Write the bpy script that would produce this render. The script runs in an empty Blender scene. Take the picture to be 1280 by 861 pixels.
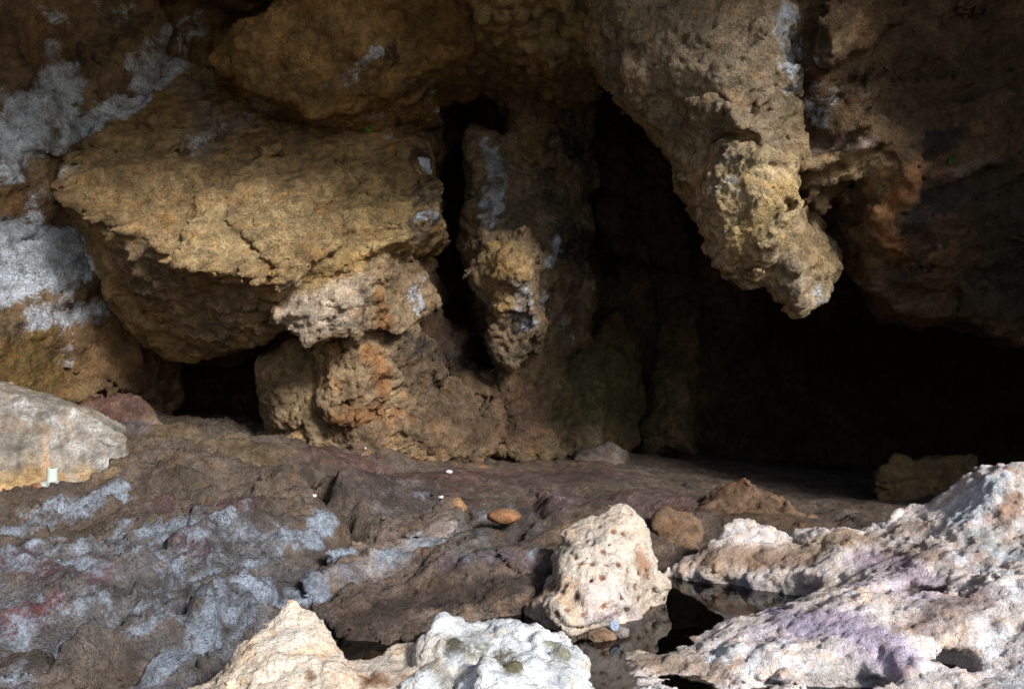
import bpy, bmesh, math, time
import numpy as np
from mathutils import Vector
T0 = time.time()
SC = bpy.context.scene
COL = SC.collection

# ------------------------------------------------------------------ camera, sky, sun, exposure
CAM_Z, F_PX, CX, CY = 1.25, 1108.0, 640.0, 430.5
cam_data = bpy.data.cameras.new('camera'); cam = bpy.data.objects.new('camera', cam_data); COL.objects.link(cam)
cam.location = (0, 0, CAM_Z); cam.rotation_euler = (math.radians(90), 0, 0)
cam_data.sensor_width = 36; cam_data.lens = 36 * F_PX / 1280; cam_data.clip_start = 0.05; cam_data.clip_end = 2000
SC.camera = cam

SUN_DIR = np.array([0.53, -0.70, 0.52]); SUN_DIR /= np.linalg.norm(SUN_DIR)      # towards the sun
world = bpy.data.worlds.new('World'); SC.world = world; world.use_nodes = True
wn = world.node_tree.nodes; wn.clear()
sky = wn.new('ShaderNodeTexSky'); sky.sky_type = 'NISHITA'; sky.sun_disc = False
sky.sun_elevation = math.asin(SUN_DIR[2]); sky.sun_rotation = math.atan2(SUN_DIR[0], SUN_DIR[1])
bg = wn.new('ShaderNodeBackground'); bg.inputs['Strength'].default_value = 0.115
wo = wn.new('ShaderNodeOutputWorld')
world.node_tree.links.new(sky.outputs[0], bg.inputs['Color']); world.node_tree.links.new(bg.outputs[0], wo.inputs['Surface'])
sun_data = bpy.data.lights.new('sun', 'SUN'); sun_data.energy = 5.0; sun_data.angle = math.radians(14); sun_data.color = (1, 0.965, 0.92)
sun = bpy.data.objects.new('sun', sun_data); COL.objects.link(sun)
sun.rotation_euler = Vector(SUN_DIR).to_track_quat('Z', 'Y').to_euler()
sun.location = (12, -9, 12)

SC.view_settings.view_transform = 'Standard'; SC.view_settings.look = 'None'
SC.view_settings.gamma = 1.0; SC.view_settings.use_curve_mapping = False
SC.view_settings.exposure = 0.1
SC.render.engine = 'CYCLES'
SC.cycles.use_denoising = True
SC.cycles.max_bounces = 6; SC.cycles.diffuse_bounces = 3; SC.cycles.glossy_bounces = 3; SC.cycles.transmission_bounces = 4
SC.cycles.caustics_reflective = False; SC.cycles.caustics_refractive = False

# ------------------------------------------------------------------ numpy noise
F32 = np.float32
_rng = np.random.RandomState(7)
PERM = np.tile(_rng.permutation(256), 3).astype(np.int32)
GRAD = _rng.normal(size=(256, 3)).astype(F32); GRAD /= np.linalg.norm(GRAD, axis=1, keepdims=True)
JIT = _rng.rand(256, 3).astype(F32)
TILT = _rng.normal(size=(256, 3)).astype(F32); TILT /= np.linalg.norm(TILT, axis=1, keepdims=True)

def _hash(ix, iy, iz):
    return PERM[PERM[PERM[ix & 255] + (iy & 255)] + (iz & 255)]

def perlin(p, seed=0):
    p = p + F32(seed * 17.31)
    i = np.floor(p).astype(np.int32); f = (p - i).astype(F32)
    u = f * f * f * (f * (f * 6 - 15) + 10)
    out = np.zeros(len(p), F32)
    for dx in (0, 1):
        wx = u[:, 0] if dx else 1 - u[:, 0]
        for dy in (0, 1):
            wy = wx * (u[:, 1] if dy else 1 - u[:, 1])
            for dz in (0, 1):
                w = wy * (u[:, 2] if dz else 1 - u[:, 2])
                g = GRAD[_hash(i[:, 0] + dx, i[:, 1] + dy, i[:, 2] + dz)]
                out += w * (g[:, 0] * (f[:, 0] - dx) + g[:, 1] * (f[:, 1] - dy) + g[:, 2] * (f[:, 2] - dz))
    return out * 1.5

def fbm(p, octaves=4, gain=0.5, seed=0, ridged=False):
    out = np.zeros(len(p), F32); a = 1.0; q = p.astype(F32)
    for o in range(octaves):
        n = perlin(q, seed + o)
        out += a * ((1 - 2 * np.abs(n)) if ridged else n)
        a *= gain; q = q * F32(2.03) + F32(3.7)
    return out

def worley(p, seed=0):
    """nearest feature point: distance, offset vector, id"""
    p = (p + F32(seed * 11.17)).astype(F32)
    i = np.floor(p - 0.5).astype(np.int32)
    best = np.full(len(p), 9, F32); vec = np.zeros((len(p), 3), F32); bid = np.zeros(len(p), np.int32)
    for dx in (0, 1):
        for dy in (0, 1):
            for dz in (0, 1):
                c = i + np.array([dx, dy, dz], np.int32)
                h = _hash(c[:, 0], c[:, 1], c[:, 2])
                v = p - (c + 0.2 + 0.6 * JIT[h])
                d = (v * v).sum(1)
                m = d < best
                best[m] = d[m]; vec[m] = v[m]; bid[m] = h[m]
    return np.sqrt(best), vec.astype(F32), bid

def facets(p, scale, seed=0, k=0.9):
    d, v, h = worley(p * F32(scale), seed)
    return ((v * TILT[h]).sum(1) * k + (JIT[h][:, 0] - .5) * .5) / F32(scale)

def sstep(a, b, x):
    t = np.clip((x - a) / (b - a), 0, 1); return t * t * (3 - 2 * t)

def frame(direction, normal=(0, -1, 0)):
    """rows: along the bedding, across it, out of the face"""
    a = np.array(direction, float); a /= np.linalg.norm(a)
    n = np.array(normal, float); n -= a * n.dot(a); n /= np.linalg.norm(n)
    return np.stack([a, np.cross(n, a), n]).astype(F32)

# ------------------------------------------------------------------ place points as seen, build hulls
def P(px, py, Y):
    return np.array([(px - CX) / F_PX * Y, Y, CAM_Z - (py - CY) / F_PX * Y])

def hull_planes(pts):
    bm = bmesh.new()
    for p in pts: bm.verts.new(p)
    res = bmesh.ops.convex_hull(bm, input=list(bm.verts))
    cen = np.mean(pts, axis=0); planes = []
    bm.normal_update()
    for f in bm.faces:
        n = np.array(f.normal); c = np.array(f.calc_center_median())
        if np.linalg.norm(n) < .5 or f.calc_area() < 1e-6: continue
        if n.dot(c - cen) < 0: n = -n
        d = n.dot(c)
        if any(n.dot(q[:3]) > 0.997 and abs(d - q[3]) < 0.02 for q in planes): continue
        planes.append(np.r_[n, d])
    bm.free()
    return np.array(planes, F32)

def H(pts, push=(0, 1.0, 0), shrink=1.0, r=0.03):
    """a rounded convex lump from seen points, given real thickness along push"""
    w = np.array([P(*p) for p in pts]); c = w.mean(0)
    if push is not None:
        push = np.array(push)
        side = np.zeros_like(w); side[:, 0] = w[:, 0] / w[:, 1] * max(push[1], 0) * .85      # sides run back roughly in line with the hollow
        w = np.vstack([w, c + (w - c) * shrink + push + side])
    return ('h', hull_planes(w), r * .45, w.min(0), w.max(0))

def PL(a, b, c):
    """a flat face through three seen points: gives the depth of any other point on it"""
    a, b, c = P(*a), P(*b), P(*c); n = np.cross(b - a, c - a); o = np.array([0, 0, CAM_Z])
    def f(*pts):
        out = []
        for px, py in pts:
            d = P(px, py, 1.0) - o; out.append((px, py, float(n.dot(a - o) / n.dot(d))))
        return out
    return f

def CR(*pts, r=.01):
    """an open crack along seen points"""
    w = np.array([P(*p) for p in pts]); return ('c', (w, r), r, w.min(0) - r, w.max(0) + r)

def W(pts, r=0.05):
    w = np.array(pts, float); return ('h', hull_planes(w), r, w.min(0), w.max(0))

def E(px, py, Y, rx, ry, rz):
    c = P(px, py, Y); r = np.array([rx, ry, rz]); return ('e', (c, r), 0, c - r, c + r)

def prim(s, q):
    if s[0] == 'c':
        w, r = s[1]; d = None
        for a, b in zip(w, w[1:]):
            a = a.astype(F32); ab = (b - a).astype(F32); t = np.clip(((q - a) @ ab) / (ab @ ab), 0, 1)
            e = q - a - t[:, None] * ab; e[:, 1] *= F32(.25)
            e = np.sqrt((e * e).sum(1)); d = e if d is None else np.minimum(d, e)
        return d - F32(r)
    if s[0] == 'e':
        c, r = s[1]
        v = (q - c.astype(F32)) / r.astype(F32)
        k = np.sqrt((v * v).sum(1)); return (k - 1) * F32(r.min())
    pl, r = s[1], s[2]; k = 1.0 / r
    ds = q @ pl[:, :3].T - pl[:, 3]
    m = ds.max(1)
    return m + np.log(np.exp((ds - m[:, None]) * k).sum(1)) / k

def smin(a, b, k):
    h = np.clip(0.5 + 0.5 * (b - a) / k, 0, 1); return b * (1 - h) + a * h - k * h * (1 - h)

def upsample(A, n):
    for ax in range(3):
        m = n[ax]; x = np.linspace(0, A.shape[ax] - 1, m)
        i = np.minimum(x.astype(int), A.shape[ax] - 2); f = (x - i).astype(F32)
        sh = [1, 1, 1]; sh[ax] = m; f = f.reshape(sh)
        A = np.take(A, i, ax) * (1 - f) + np.take(A, i + 1, ax) * f
    return A

def surface_nets(D, lo, h):
    ins = D < 0
    s = np.zeros(np.array(D.shape) - 1, np.uint8)
    for a in (0, 1):
        for b in (0, 1):
            for c in (0, 1):
                s += ins[a:D.shape[0] - 1 + a, b:D.shape[1] - 1 + b, c:D.shape[2] - 1 + c]
    act = np.argwhere((s > 0) & (s < 8))
    idx = np.full(s.shape, -1, np.int32); idx[act[:, 0], act[:, 1], act[:, 2]] = np.arange(len(act))
    co = np.array([(a, b, c) for a in (0, 1) for b in (0, 1) for c in (0, 1)])
    val = np.stack([D[act[:, 0] + a, act[:, 1] + b, act[:, 2] + c] for a, b, c in co], 1)
    acc = np.zeros((len(act), 3), F32); cnt = np.zeros(len(act), F32)
    for i in range(8):
        for j in range(i + 1, 8):
            if np.abs(co[i] - co[j]).sum() != 1: continue
            m = (val[:, i] < 0) != (val[:, j] < 0)
            t = val[m, i] / (val[m, i] - val[m, j])
            acc[m] += co[i] + t[:, None] * (co[j] - co[i]); cnt[m] += 1
    V = (act + acc / cnt[:, None]) * h + lo
    quads = []
    for ax in range(3):
        o = [k for k in range(3) if k != ax]
        sl0 = [slice(1, -1)] * 3; sl1 = [slice(1, -1)] * 3
        sl0[ax] = slice(0, -1); sl1[ax] = slice(1, None)
        a, b = ins[tuple(sl0)], ins[tuple(sl1)]
        e = np.argwhere(a != b)
        if not len(e): continue
        flip = a[e[:, 0], e[:, 1], e[:, 2]]
        base = e.copy(); base[:, o[0]] += 1; base[:, o[1]] += 1
        c = []
        for du, dv in ((-1, -1), (0, -1), (0, 0), (-1, 0)):
            q = base.copy(); q[:, o[0]] += du; q[:, o[1]] += dv
            c.append(idx[q[:, 0], q[:, 1], q[:, 2]])
        c = np.stack(c, 1)
        if ax == 1: flip = ~flip
        c[~flip] = c[~flip][:, ::-1]
        quads.append(c)
    Q = np.concatenate(quads)
    return V.astype(F32), Q

def vert_normals(V, Q):
    n = np.cross(V[Q[:, 2]] - V[Q[:, 0]], V[Q[:, 3]] - V[Q[:, 1]]) if Q.shape[1] == 4 else np.cross(V[Q[:, 1]] - V[Q[:, 0]], V[Q[:, 2]] - V[Q[:, 0]])
    N = np.zeros_like(V)
    for k in range(Q.shape[1]):
        for c in range(3): N[:, c] += np.bincount(Q[:, k], n[:, c], len(V)).astype(F32)
    return N / np.maximum(np.linalg.norm(N, axis=1, keepdims=True), 1e-9)

MESHES = []      # dict(obj, V, Q, tint, stain) painted and linked at the end

def register(name, V, Q, tint, mat, parent=None, fine=None, **props):
    if fine is not None:
        V = V + vert_normals(V, Q) * fine(V)[:, None]
    me = bpy.data.meshes.new(name)
    me.vertices.add(len(V)); me.vertices.foreach_set('co', V.astype(F32).ravel())
    k = Q.shape[1]
    me.loops.add(len(Q) * k); me.loops.foreach_set('vertex_index', Q.astype(np.int32).ravel())
    me.polygons.add(len(Q)); me.polygons.foreach_set('loop_start', np.arange(0, len(Q) * k, k, dtype=np.int32))
    me.polygons.foreach_set('use_smooth', np.ones(len(Q), bool))
    me.update(calc_edges=True); me.validate()
    ob = bpy.data.objects.new(name, me); COL.objects.link(ob)
    me.materials.append(mat)
    if parent is not None: ob.parent = parent
    for a, b in props.items(): ob[a] = b
    MESHES.append(dict(ob=ob, V=V.astype(F32), tint=np.tile(np.array(tint, F32), (len(V), 1)), stain=np.zeros((len(V), 3), F32)))
    return ob

def trilerp(A, x):
    """A[nx,ny,nz,c] sampled at fractional grid coordinates x"""
    i = np.clip(np.floor(x).astype(np.int32), 0, np.array(A.shape[:3]) - 2); f = (x - i).astype(F32); out = 0
    for dx in (0, 1):
        for dy in (0, 1):
            for dz in (0, 1):
                w = (f[:, 0] if dx else 1 - f[:, 0]) * (f[:, 1] if dy else 1 - f[:, 1]) * (f[:, 2] if dz else 1 - f[:, 2])
                out = out + w[:, None] * A[i[:, 0] + dx, i[:, 1] + dy, i[:, 2] + dz]
    return out

def sdf_mesh(adds, noise, voxel, blend, cuts, warp, fine, seed, cutblend, amp, cull):
    lo = np.min([s[3] for s in adds], 0) - 0.15; hi = np.max([s[4] for s in adds], 0) + 0.15
    nc = np.maximum(np.ceil((hi - lo) / (voxel * 3)).astype(int), 2) + 1
    ax = [np.linspace(lo[k], lo[k] + (nc[k] - 1) * voxel * 3, nc[k], dtype=F32) for k in range(3)]
    G = np.stack(np.meshgrid(*ax, indexing='ij'), -1).reshape(-1, 3)
    q = G * F32(warp[1])
    Wf = F32(warp[0]) * np.stack([fbm(q, 2, .5, seed + 31 * k) for k in range(3)], 1)
    def field(p, w, big_only):
        D = None; g = p + w
        for s in adds:
            d = prim(s, g); D = d if D is None else smin(D, d, blend)
        for s in cuts:
            small = (s[4] - s[3]).min() < .16
            if not (small and big_only): D = -smin(-D, prim(s, p + w * F32(.3 if small else 1)), min(cutblend, .012) if small else cutblend)
        return D
    D = upsample(field(G, Wf, True).reshape(nc).astype(F32), (nc - 1) * 3 + 1)
    band = np.argwhere(np.abs(D) < amp)
    pts = (band * voxel + lo).astype(F32)
    d = field(pts, trilerp(Wf.reshape(*nc, 3), (band / 3).astype(F32)), False)
    if noise is not None: d = d - noise(pts)
    D[band[:, 0], band[:, 1], band[:, 2]] = d
    V, Q = surface_nets(D, lo.astype(F32), F32(voxel))
    if fine is not None: V = V + vert_normals(V, Q) * fine(V)[:, None]
    if cull:                                        # sides buried in the rock behind are not needed
        fn = np.cross(V[Q[:, 2]] - V[Q[:, 0]], V[Q[:, 3]] - V[Q[:, 1]]); fn /= np.maximum(np.linalg.norm(fn, axis=1, keepdims=True), 1e-12)
        vd = np.array([0, 0, CAM_Z], F32) - V[Q[:, 0]]; dot = (fn * vd).sum(1) / np.linalg.norm(vd, axis=1)
        Q = Q[~((dot < -.3) & (V[Q[:, 0], 1] > np.percentile(V[:, 1], 35)))]
        used = np.unique(Q); remap = np.zeros(len(V), np.int64); remap[used] = np.arange(len(used)); V = V[used]; Q = remap[Q]
    return V, Q

JOBS = []
def sdf_rock(name, adds, tint, mat, parent=None, noise=None, voxel=.02, blend=.05, cuts=(), warp=(.06, 2.2), fine=None, seed=0, cutblend=.05, amp=.13, cull=False, pit_tint=None, **props):
    JOBS.append((name, tint, mat, parent, (props, pit_tint), dict(cull=cull, adds=adds, noise=noise, voxel=voxel, blend=blend, cuts=cuts, warp=warp, fine=fine, seed=seed, cutblend=cutblend, amp=amp)))

def run_jobs():
    from concurrent.futures import ThreadPoolExecutor
    def go(j):
        t = time.time(); r = sdf_mesh(**j[5]); return r, time.time() - t
    with ThreadPoolExecutor(4) as ex: res = list(ex.map(go, JOBS))
    for j, ((V, Q), dt) in zip(JOBS, res):
        name, tint, mat, parent, (props, pt), _ = j
        register(name, V, Q, tint, mat, parent, **props); MESHES[-1]['pit'] = pt
        print('%-24s %7d verts  %.1fs' % (name, len(V), dt))

# ------------------------------------------------------------------ materials
def rock_material(name, grain=1.3, lime=(0.62, 0.71, 0.82), soot=(0.018, 0.018, 0.022), rust=(0.36, 0.175, 0.07),
                  bump=0.9, rough=0.88, spec=0.25, speck=0.35, contrast=1.0):
    m = bpy.data.materials.new(name); m.use_nodes = True
    nt = m.node_tree; nd, lk = nt.nodes, nt.links; nd.clear()
    out = nd.new('ShaderNodeOutputMaterial'); b = nd.new('ShaderNodeBsdfPrincipled')
    lk.new(b.outputs[0], out.inputs['Surface'])
    geo = nd.new('ShaderNodeNewGeometry'); pos = geo.outputs['Position']
    def noise(scale, detail, rough=.55, dist=0.0):
        n = nd.new('ShaderNodeTexNoise'); n.inputs['Scale'].default_value = scale; n.inputs['Detail'].default_value = detail
        n.inputs['Roughness'].default_value = rough; n.inputs['Distortion'].default_value = dist
        lk.new(pos, n.inputs['Vector']); return n
    def math_(op, a, c=None, clamp=False):
        n = nd.new('ShaderNodeMath'); n.operation = op; n.use_clamp = clamp
        for i, v in enumerate((a, c)):
            if v is None: continue
            if isinstance(v, (int, float)): n.inputs[i].default_value = v
            else: lk.new(v, n.inputs[i])
        return n.outputs[0]
    def ramp(v, lo, hi, a=0.0, c=1.0):
        n = nd.new('ShaderNodeMapRange'); n.interpolation_type = 'SMOOTHSTEP'
        lk.new(v, n.inputs[0]); n.inputs[1].default_value = lo; n.inputs[2].default_value = hi
        n.inputs[3].default_value = a; n.inputs[4].default_value = c; return n.outputs[0]
    def mix(f, a, c, mode='MIX'):
        n = nd.new('ShaderNodeMix'); n.data_type = 'RGBA'; n.blend_type = mode
        if isinstance(f, (int, float)): n.inputs[0].default_value = f
        else: lk.new(f, n.inputs[0])
        for i, v in ((6, a), (7, c)):
            if isinstance(v, tuple): n.inputs[i].default_value = v + (1,)
            else: lk.new(v, n.inputs[i])
        return n.outputs[2]
    at = nd.new('ShaderNodeAttribute'); at.attribute_name = 'tint'
    st = nd.new('ShaderNodeAttribute'); st.attribute_name = 'stain'
    sep = nd.new('ShaderNodeSeparateColor'); lk.new(st.outputs['Color'], sep.inputs[0])
    n1 = noise(2.6 * grain, 6, .6, .4); n2 = noise(11 * grain, 6, .7, .1); n3 = noise(70 * grain, 5, .7)
    # weathered variation of the stone's own colour
    v = math_('MULTIPLY', ramp(n1.outputs['Fac'], .3, .7, 1 - .38 * contrast, 1 + .34 * contrast),
              ramp(n2.outputs['Fac'], .3, .7, 1 - .42 * contrast, 1 + .36 * contrast))
    v = math_('MULTIPLY', v, ramp(n3.outputs['Fac'], .3, .7, .72, 1.24))
    cc = nd.new('ShaderNodeCombineColor')
    for i in range(3): lk.new(v, cc.inputs[i])
    col = mix(1.0, at.outputs['Color'], cc.outputs[0], 'MULTIPLY')
    warm = ramp(noise(6.5 * grain, 4, .65, .6).outputs['Fac'], .5, .66, 0, .55)
    col = mix(warm, col, mix(1.0, col, (1.18, .90, .62), 'MULTIPLY'))
    cool = ramp(noise(5.1 * grain, 4, .7, .5).outputs['Color'], .52, .68, 0, .5)
    col = mix(cool, col, mix(1.0, col, (.86, .98, 1.18), 'MULTIPLY'))
    # stains with ragged edges
    rag = noise(5.5 * grain, 8, .76, .6).outputs['Fac']; rag2 = noise(9 * grain, 7, .76, .5).outputs['Fac']
    def stain(ch, c, fac_noise, c2):
        nonlocal col
        t = math_('ADD', sep.outputs[ch], math_('MULTIPLY', math_('SUBTRACT', fac_noise, .5), 2.6))
        msk = math_('MULTIPLY', math_('MULTIPLY', ramp(t, .30, .80), ramp(sep.outputs[ch], .02, .35)), ramp(n3.outputs['Fac'], .25, .6, .45, .95))
        cv = mix(.7, mix(ramp(n2.outputs['Fac'], .36, .62), c2, c), mix(1.0, c, cc.outputs[0], 'MULTIPLY'))
        col = mix(msk, col, cv)
    stain(2, rust, rag2, tuple(x * .6 for x in rust))
    stain(1, soot, rag, tuple(x * 1.8 for x in soot))
    stain(0, lime, rag, (lime[0] * .42, lime[1] * .38, lime[2] * .36))
    # little dark pores
    vo = nd.new('ShaderNodeTexVoronoi'); vo.inputs['Scale'].default_value = 48 * grain; lk.new(mix(.06, pos, n2.outputs['Color']), vo.inputs['Vector'])
    pore = ramp(vo.outputs['Distance'], .1, .3, 1, 0)
    pm = math_('MULTIPLY', pore, ramp(noise(4 * grain, 4).outputs['Fac'], .42, .6))
    col = mix(math_('MULTIPLY', pm, speck), col, (.05, .03, .02))
    lk.new(col, b.inputs['Base Color'])
    b.inputs['Roughness'].default_value = rough; b.inputs['Specular IOR Level'].default_value = spec
    h = math_('ADD', math_('MULTIPLY', noise(38 * grain, 5, .75, 0).outputs['Fac'], 1.0), math_('MULTIPLY', pm, -.9))
    h = math_('ADD', h, math_('MULTIPLY', n2.outputs['Fac'], 1.6))
    cr = math_('ABSOLUTE', math_('SUBTRACT', noise(6 * grain, 4, .6, .35).outputs['Fac'], .5))
    h = math_('ADD', h, math_('MULTIPLY', ramp(cr, 0, .02, -.4, 0), ramp(n1.outputs['Fac'], .42, .6)))
    bp = nd.new('ShaderNodeBump'); bp.inputs['Strength'].default_value = bump; bp.inputs['Distance'].default_value = .03
    lk.new(h, bp.inputs['Height']); lk.new(bp.outputs[0], b.inputs['Normal'])
    return m

def plain_material(name, col, rough=.6, spec=.4, var=.25, scale=20, transmission=0, ior=1.33, sss=0, bump=0):
    m = bpy.data.materials.new(name); m.use_nodes = True; nt = m.node_tree
    b = nt.nodes['Principled BSDF']; b.inputs['Roughness'].default_value = rough; b.inputs['Specular IOR Level'].default_value = spec
    g = nt.nodes.new('ShaderNodeNewGeometry'); n = nt.nodes.new('ShaderNodeTexNoise'); n.inputs['Scale'].default_value = scale; n.inputs['Detail'].default_value = 5
    nt.links.new(g.outputs['Position'], n.inputs['Vector'])
    r = nt.nodes.new('ShaderNodeMix'); r.data_type = 'RGBA'
    r.inputs[6].default_value = tuple(c * (1 - var) for c in col) + (1,); r.inputs[7].default_value = tuple(min(1, c * (1 + var)) for c in col) + (1,)
    nt.links.new(n.outputs['Fac'], r.inputs[0]); nt.links.new(r.outputs[2], b.inputs['Base Color'])
    b.inputs['Transmission Weight'].default_value = transmission; b.inputs['IOR'].default_value = ior
    b.inputs['Subsurface Weight'].default_value = sss
    if bump:
        bp = nt.nodes.new('ShaderNodeBump'); bp.inputs['Strength'].default_value = bump; bp.inputs['Distance'].default_value = .01
        nt.links.new(n.outputs['Fac'], bp.inputs['Height']); nt.links.new(bp.outputs[0], b.inputs['Normal'])
    return m

M_WALL = rock_material('wall_rock')
M_FLOOR = rock_material('floor_rock', grain=1.5, lime=(.36, .43, .53), rust=(.34, .15, .06), bump=.9, spec=.35, rough=.75)
M_NEAR = rock_material('shore_rock', grain=1.9, lime=(.80, .86, .92), rust=(.46, .22, .11), bump=.6, speck=.45, contrast=.5)
M_STONE = rock_material('boulder_rock', grain=1.6, lime=(.55, .58, .6), bump=.5)

# relief recipes -----------------------------------------------------------------
def relief(big=.07, mid=.03, small=.012, facet=.0, facet_scale=3.0, strata=0.0, along=(1, 0, .55), normal=(0, -1, .2), strata_scale=(1.2, 9, 5), seed=0, pits=0.0, pit_scale=12, knob=0.0, knob_scale=9, crack=0.0, crack_scale=(1.6, 5, 3)):
    CSC = np.array(crack_scale, F32)
    R = frame(along, normal); SS = np.array(strata_scale, F32)
    def f(p):
        out = big * fbm(p * F32(1.9), 2, .5, seed) + mid * fbm(p * F32(5.5), 2, .55, seed + 5)
        if small: out += small * fbm(p * F32(15), 2, .6, seed + 9, ridged=True)
        if facet: out += facet * facets(p + F32(.05) * perlin(p * F32(4), seed + 3)[:, None], facet_scale, seed) * facet_scale
        if strata: out += strata * fbm((p @ R.T) * SS, 3, .55, seed + 13, ridged=True)
        if crack:
            q = p @ R.T; q = q + F32(.06) * perlin(p * F32(6), seed + 21)[:, None]
            nn = perlin(q * CSC, seed + 17); gate = sstep(-.1, .35, perlin(p * F32(1.7), seed + 18))
            out -= crack * np.exp(-(nn / .055) ** 2) * gate
        if pits:
            d, v, h = worley(p * F32(pit_scale), seed)
            out -= pits * (1 - sstep(.12, .42, d)) * (JIT[h][:, 1] > .35)
        if knob:
            d, v, h = worley(p * F32(knob_scale), seed + 2)
            out += knob * (1 - d * d * 1.6)
        return out
    return f

def fine_relief(a=.006, s=38, seed=0, ridged=True):
    return lambda V: F32(a * 1.3) * (fbm(V * F32(s), 2, .6, seed + 50, ridged=ridged) - F32(1.2) * sstep(.1, .5, perlin(V * F32(s * .55), seed + 77)))

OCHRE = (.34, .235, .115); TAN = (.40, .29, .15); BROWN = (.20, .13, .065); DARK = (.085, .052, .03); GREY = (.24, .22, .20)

# ------------------------------------------------------------------ cave shell: everything outside the hollow
air = [W([(-3.9, -3, -1), (-3.55, 4.2, -1), (-3.12, 5.4, -1), (-2.38, 6.6, -1), (-2.0, 7.2, -1), (-.5, 7.45, -1), (1.92, 8.1, -1), (3.4, 8.9, -1), (4.7, 8.2, -1), (6, 5, -1), (9, -3, -1),
          (-3.9, -3, 4.3), (-3.5, 4.2, 4.0), (-3.3, 5.2, 3.9), (-2.6, 6.4, 3.5), (-.5, 7.2, 3.6), (1.9, 7.9, 3.6), (3.2, 8.5, 3.5), (5, 7.5, 3.4), (6, 5, 4), (9, -3, 4.6)], .08),
       H([(190, 455, 6.4), (360, 420, 6.4), (370, 560, 6.4), (190, 560, 6.4)], (0.1, 1.9, 0)),
       H([(548, 95, 7.0), (600, 95, 7.0), (615, 470, 7.0), (560, 470, 7.0)], (0, 1.4, 0))]

def shell(name, lo, hi, voxel, tint, mat, noise, seed=0, fine=None, **props):
    lo, hi = np.array(lo, float), np.array(hi, float)
    nc = np.ceil((hi - lo) / (voxel * 3)).astype(int) + 1
    ax = [np.linspace(lo[k], lo[k] + (nc[k] - 1) * voxel * 3, nc[k], dtype=F32) for k in range(3)]
    G = np.stack(np.meshgrid(*ax, indexing='ij'), -1).reshape(-1, 3)
    G = G + F32(.1) * np.stack([fbm(G * F32(1.3), 2, .5, seed + 31 * k) for k in range(3)], 1)
    D = None
    for s in air:
        d = prim(s, G); D = d if D is None else smin(D, d, .15)
    D = upsample((-D).reshape(nc).astype(F32), (nc - 1) * 3 + 1)
    band = np.argwhere(np.abs(D) < .3)
    D[band[:, 0], band[:, 1], band[:, 2]] -= noise((band * voxel + lo).astype(F32))
    V, Q = surface_nets(D, lo.astype(F32), F32(voxel))
    print(name, len(V), time.time() - T0)
    return register(name, V, Q, tint, mat, None, fine, **props)

wall = shell('cave_wall', (-4.6, 4.0, -.2), (6.2, 9.6, 3.75), .033, BROWN, M_WALL,
             relief(.10, .05, .014, facet=.05, facet_scale=2.6, strata=.02, seed=4), seed=4, fine=fine_relief(.008, 30),
             kind='structure', label='brown limestone back wall of the cave')

def part(name, adds, tint, label=None, **k):
    if label: k['label'] = label
    return sdf_rock(name, adds, tint, M_WALL, parent=wall, cull=True, **k)

# big leaning ochre block at the left
FA = PL((112, 268, 5.1), (352, 352, 4.95), (400, 150, 6.05))
FB = PL((112, 268, 5.1), (352, 352, 4.95), (215, 440, 5.75))
part('overhanging_block', [
    H(FA((83, 228), (112, 190), (165, 136), (215, 86), (330, 118), (425, 148), (525, 180), (548, 280), (480, 305), (410, 318), (352, 352), (290, 352), (200, 316), (112, 268))
      + FB((138, 345), (160, 402), (212, 440), (290, 430), (345, 398)), (0, 1.2, 0), r=.012),
    H([(x, y, Y - .14) for x, y, Y in FA((258, 248), (350, 192), (425, 190), (412, 300), (350, 350), (228, 325))], (0, .5, 0), r=.01),
    H([(x, y, Y - .04) for x, y, Y in FA((85, 230), (150, 160), (230, 185), (256, 246), (215, 318), (112, 266))], (0, .5, 0), r=.01),
    H([(x, y, Y - .08) for x, y, Y in FA((195, 120), (218, 84), (245, 110), (262, 165), (240, 185), (190, 172))], (0, .5, 0), r=.015),
    H([(x, y, Y - .20) for x, y, Y in FA((285, 262), (300, 235), (380, 215), (402, 300), (350, 345))], (0, .5, 0), r=.01),
    H([(x, y, Y - .05) for x, y, Y in FA((350, 190), (425, 150), (515, 190), (530, 270), (430, 285))], (0, .5, 0), r=.01),
    H([(x, y, Y - .05) for x, y, Y in FB((150, 330), (240, 345), (330, 365), (330, 395), (215, 410))], (0, .4, .1), r=.02)],
    OCHRE, 'ochre block leaning out over the low hollow', voxel=.0148, blend=.01, warp=(.035, 2.6), seed=1,
    cuts=[CR((228, 180, 5.72), (236, 205, 5.6), (258, 246, 5.4), r=.02), CR((200, 328, 5.0), (258, 246, 5.34), (300, 222, 5.45), (350, 190, 5.6), r=.018), CR((285, 262, 5.2), (284, 232, 5.4), r=.02), CR((180, 172, 5.75), (240, 182, 5.75), r=.01), CR((425, 150, 5.95), (412, 210, 5.7), (405, 300, 5.25), r=.012)],
    noise=relief(.03, .016, .008, facet=.022, facet_scale=6.5, strata=.032, along=(1, .1, .60), normal=(0, -1, .6), strata_scale=(1.0, 8, 6), seed=1, crack=.04, crack_scale=(1.1, 5.5, 2)), amp=.16, fine=fine_relief(.006, 40, 1))

part('lime_wall', [
    H([(-160, -60, 4.7), (-160, 560, 4.7), (0, -60, 5.35), (0, 560, 5.35), (240, -40, 6.2), (235, 100, 6.3), (80, 230, 5.75), (150, 420, 6.0), (210, 540, 6.6)], (-.3, 1.2, 0))],
    (.22, .15, .085), 'wall streaked with white lime', voxel=.0195, warp=(.1, 1.6), seed=2,
    noise=relief(.07, .04, .012, facet=.04, facet_scale=2.4, strata=.016, along=(1, .5, .7), normal=(.6, -1, 0), seed=2, crack=.03), fine=fine_relief(.006, 34, 2))

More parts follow.
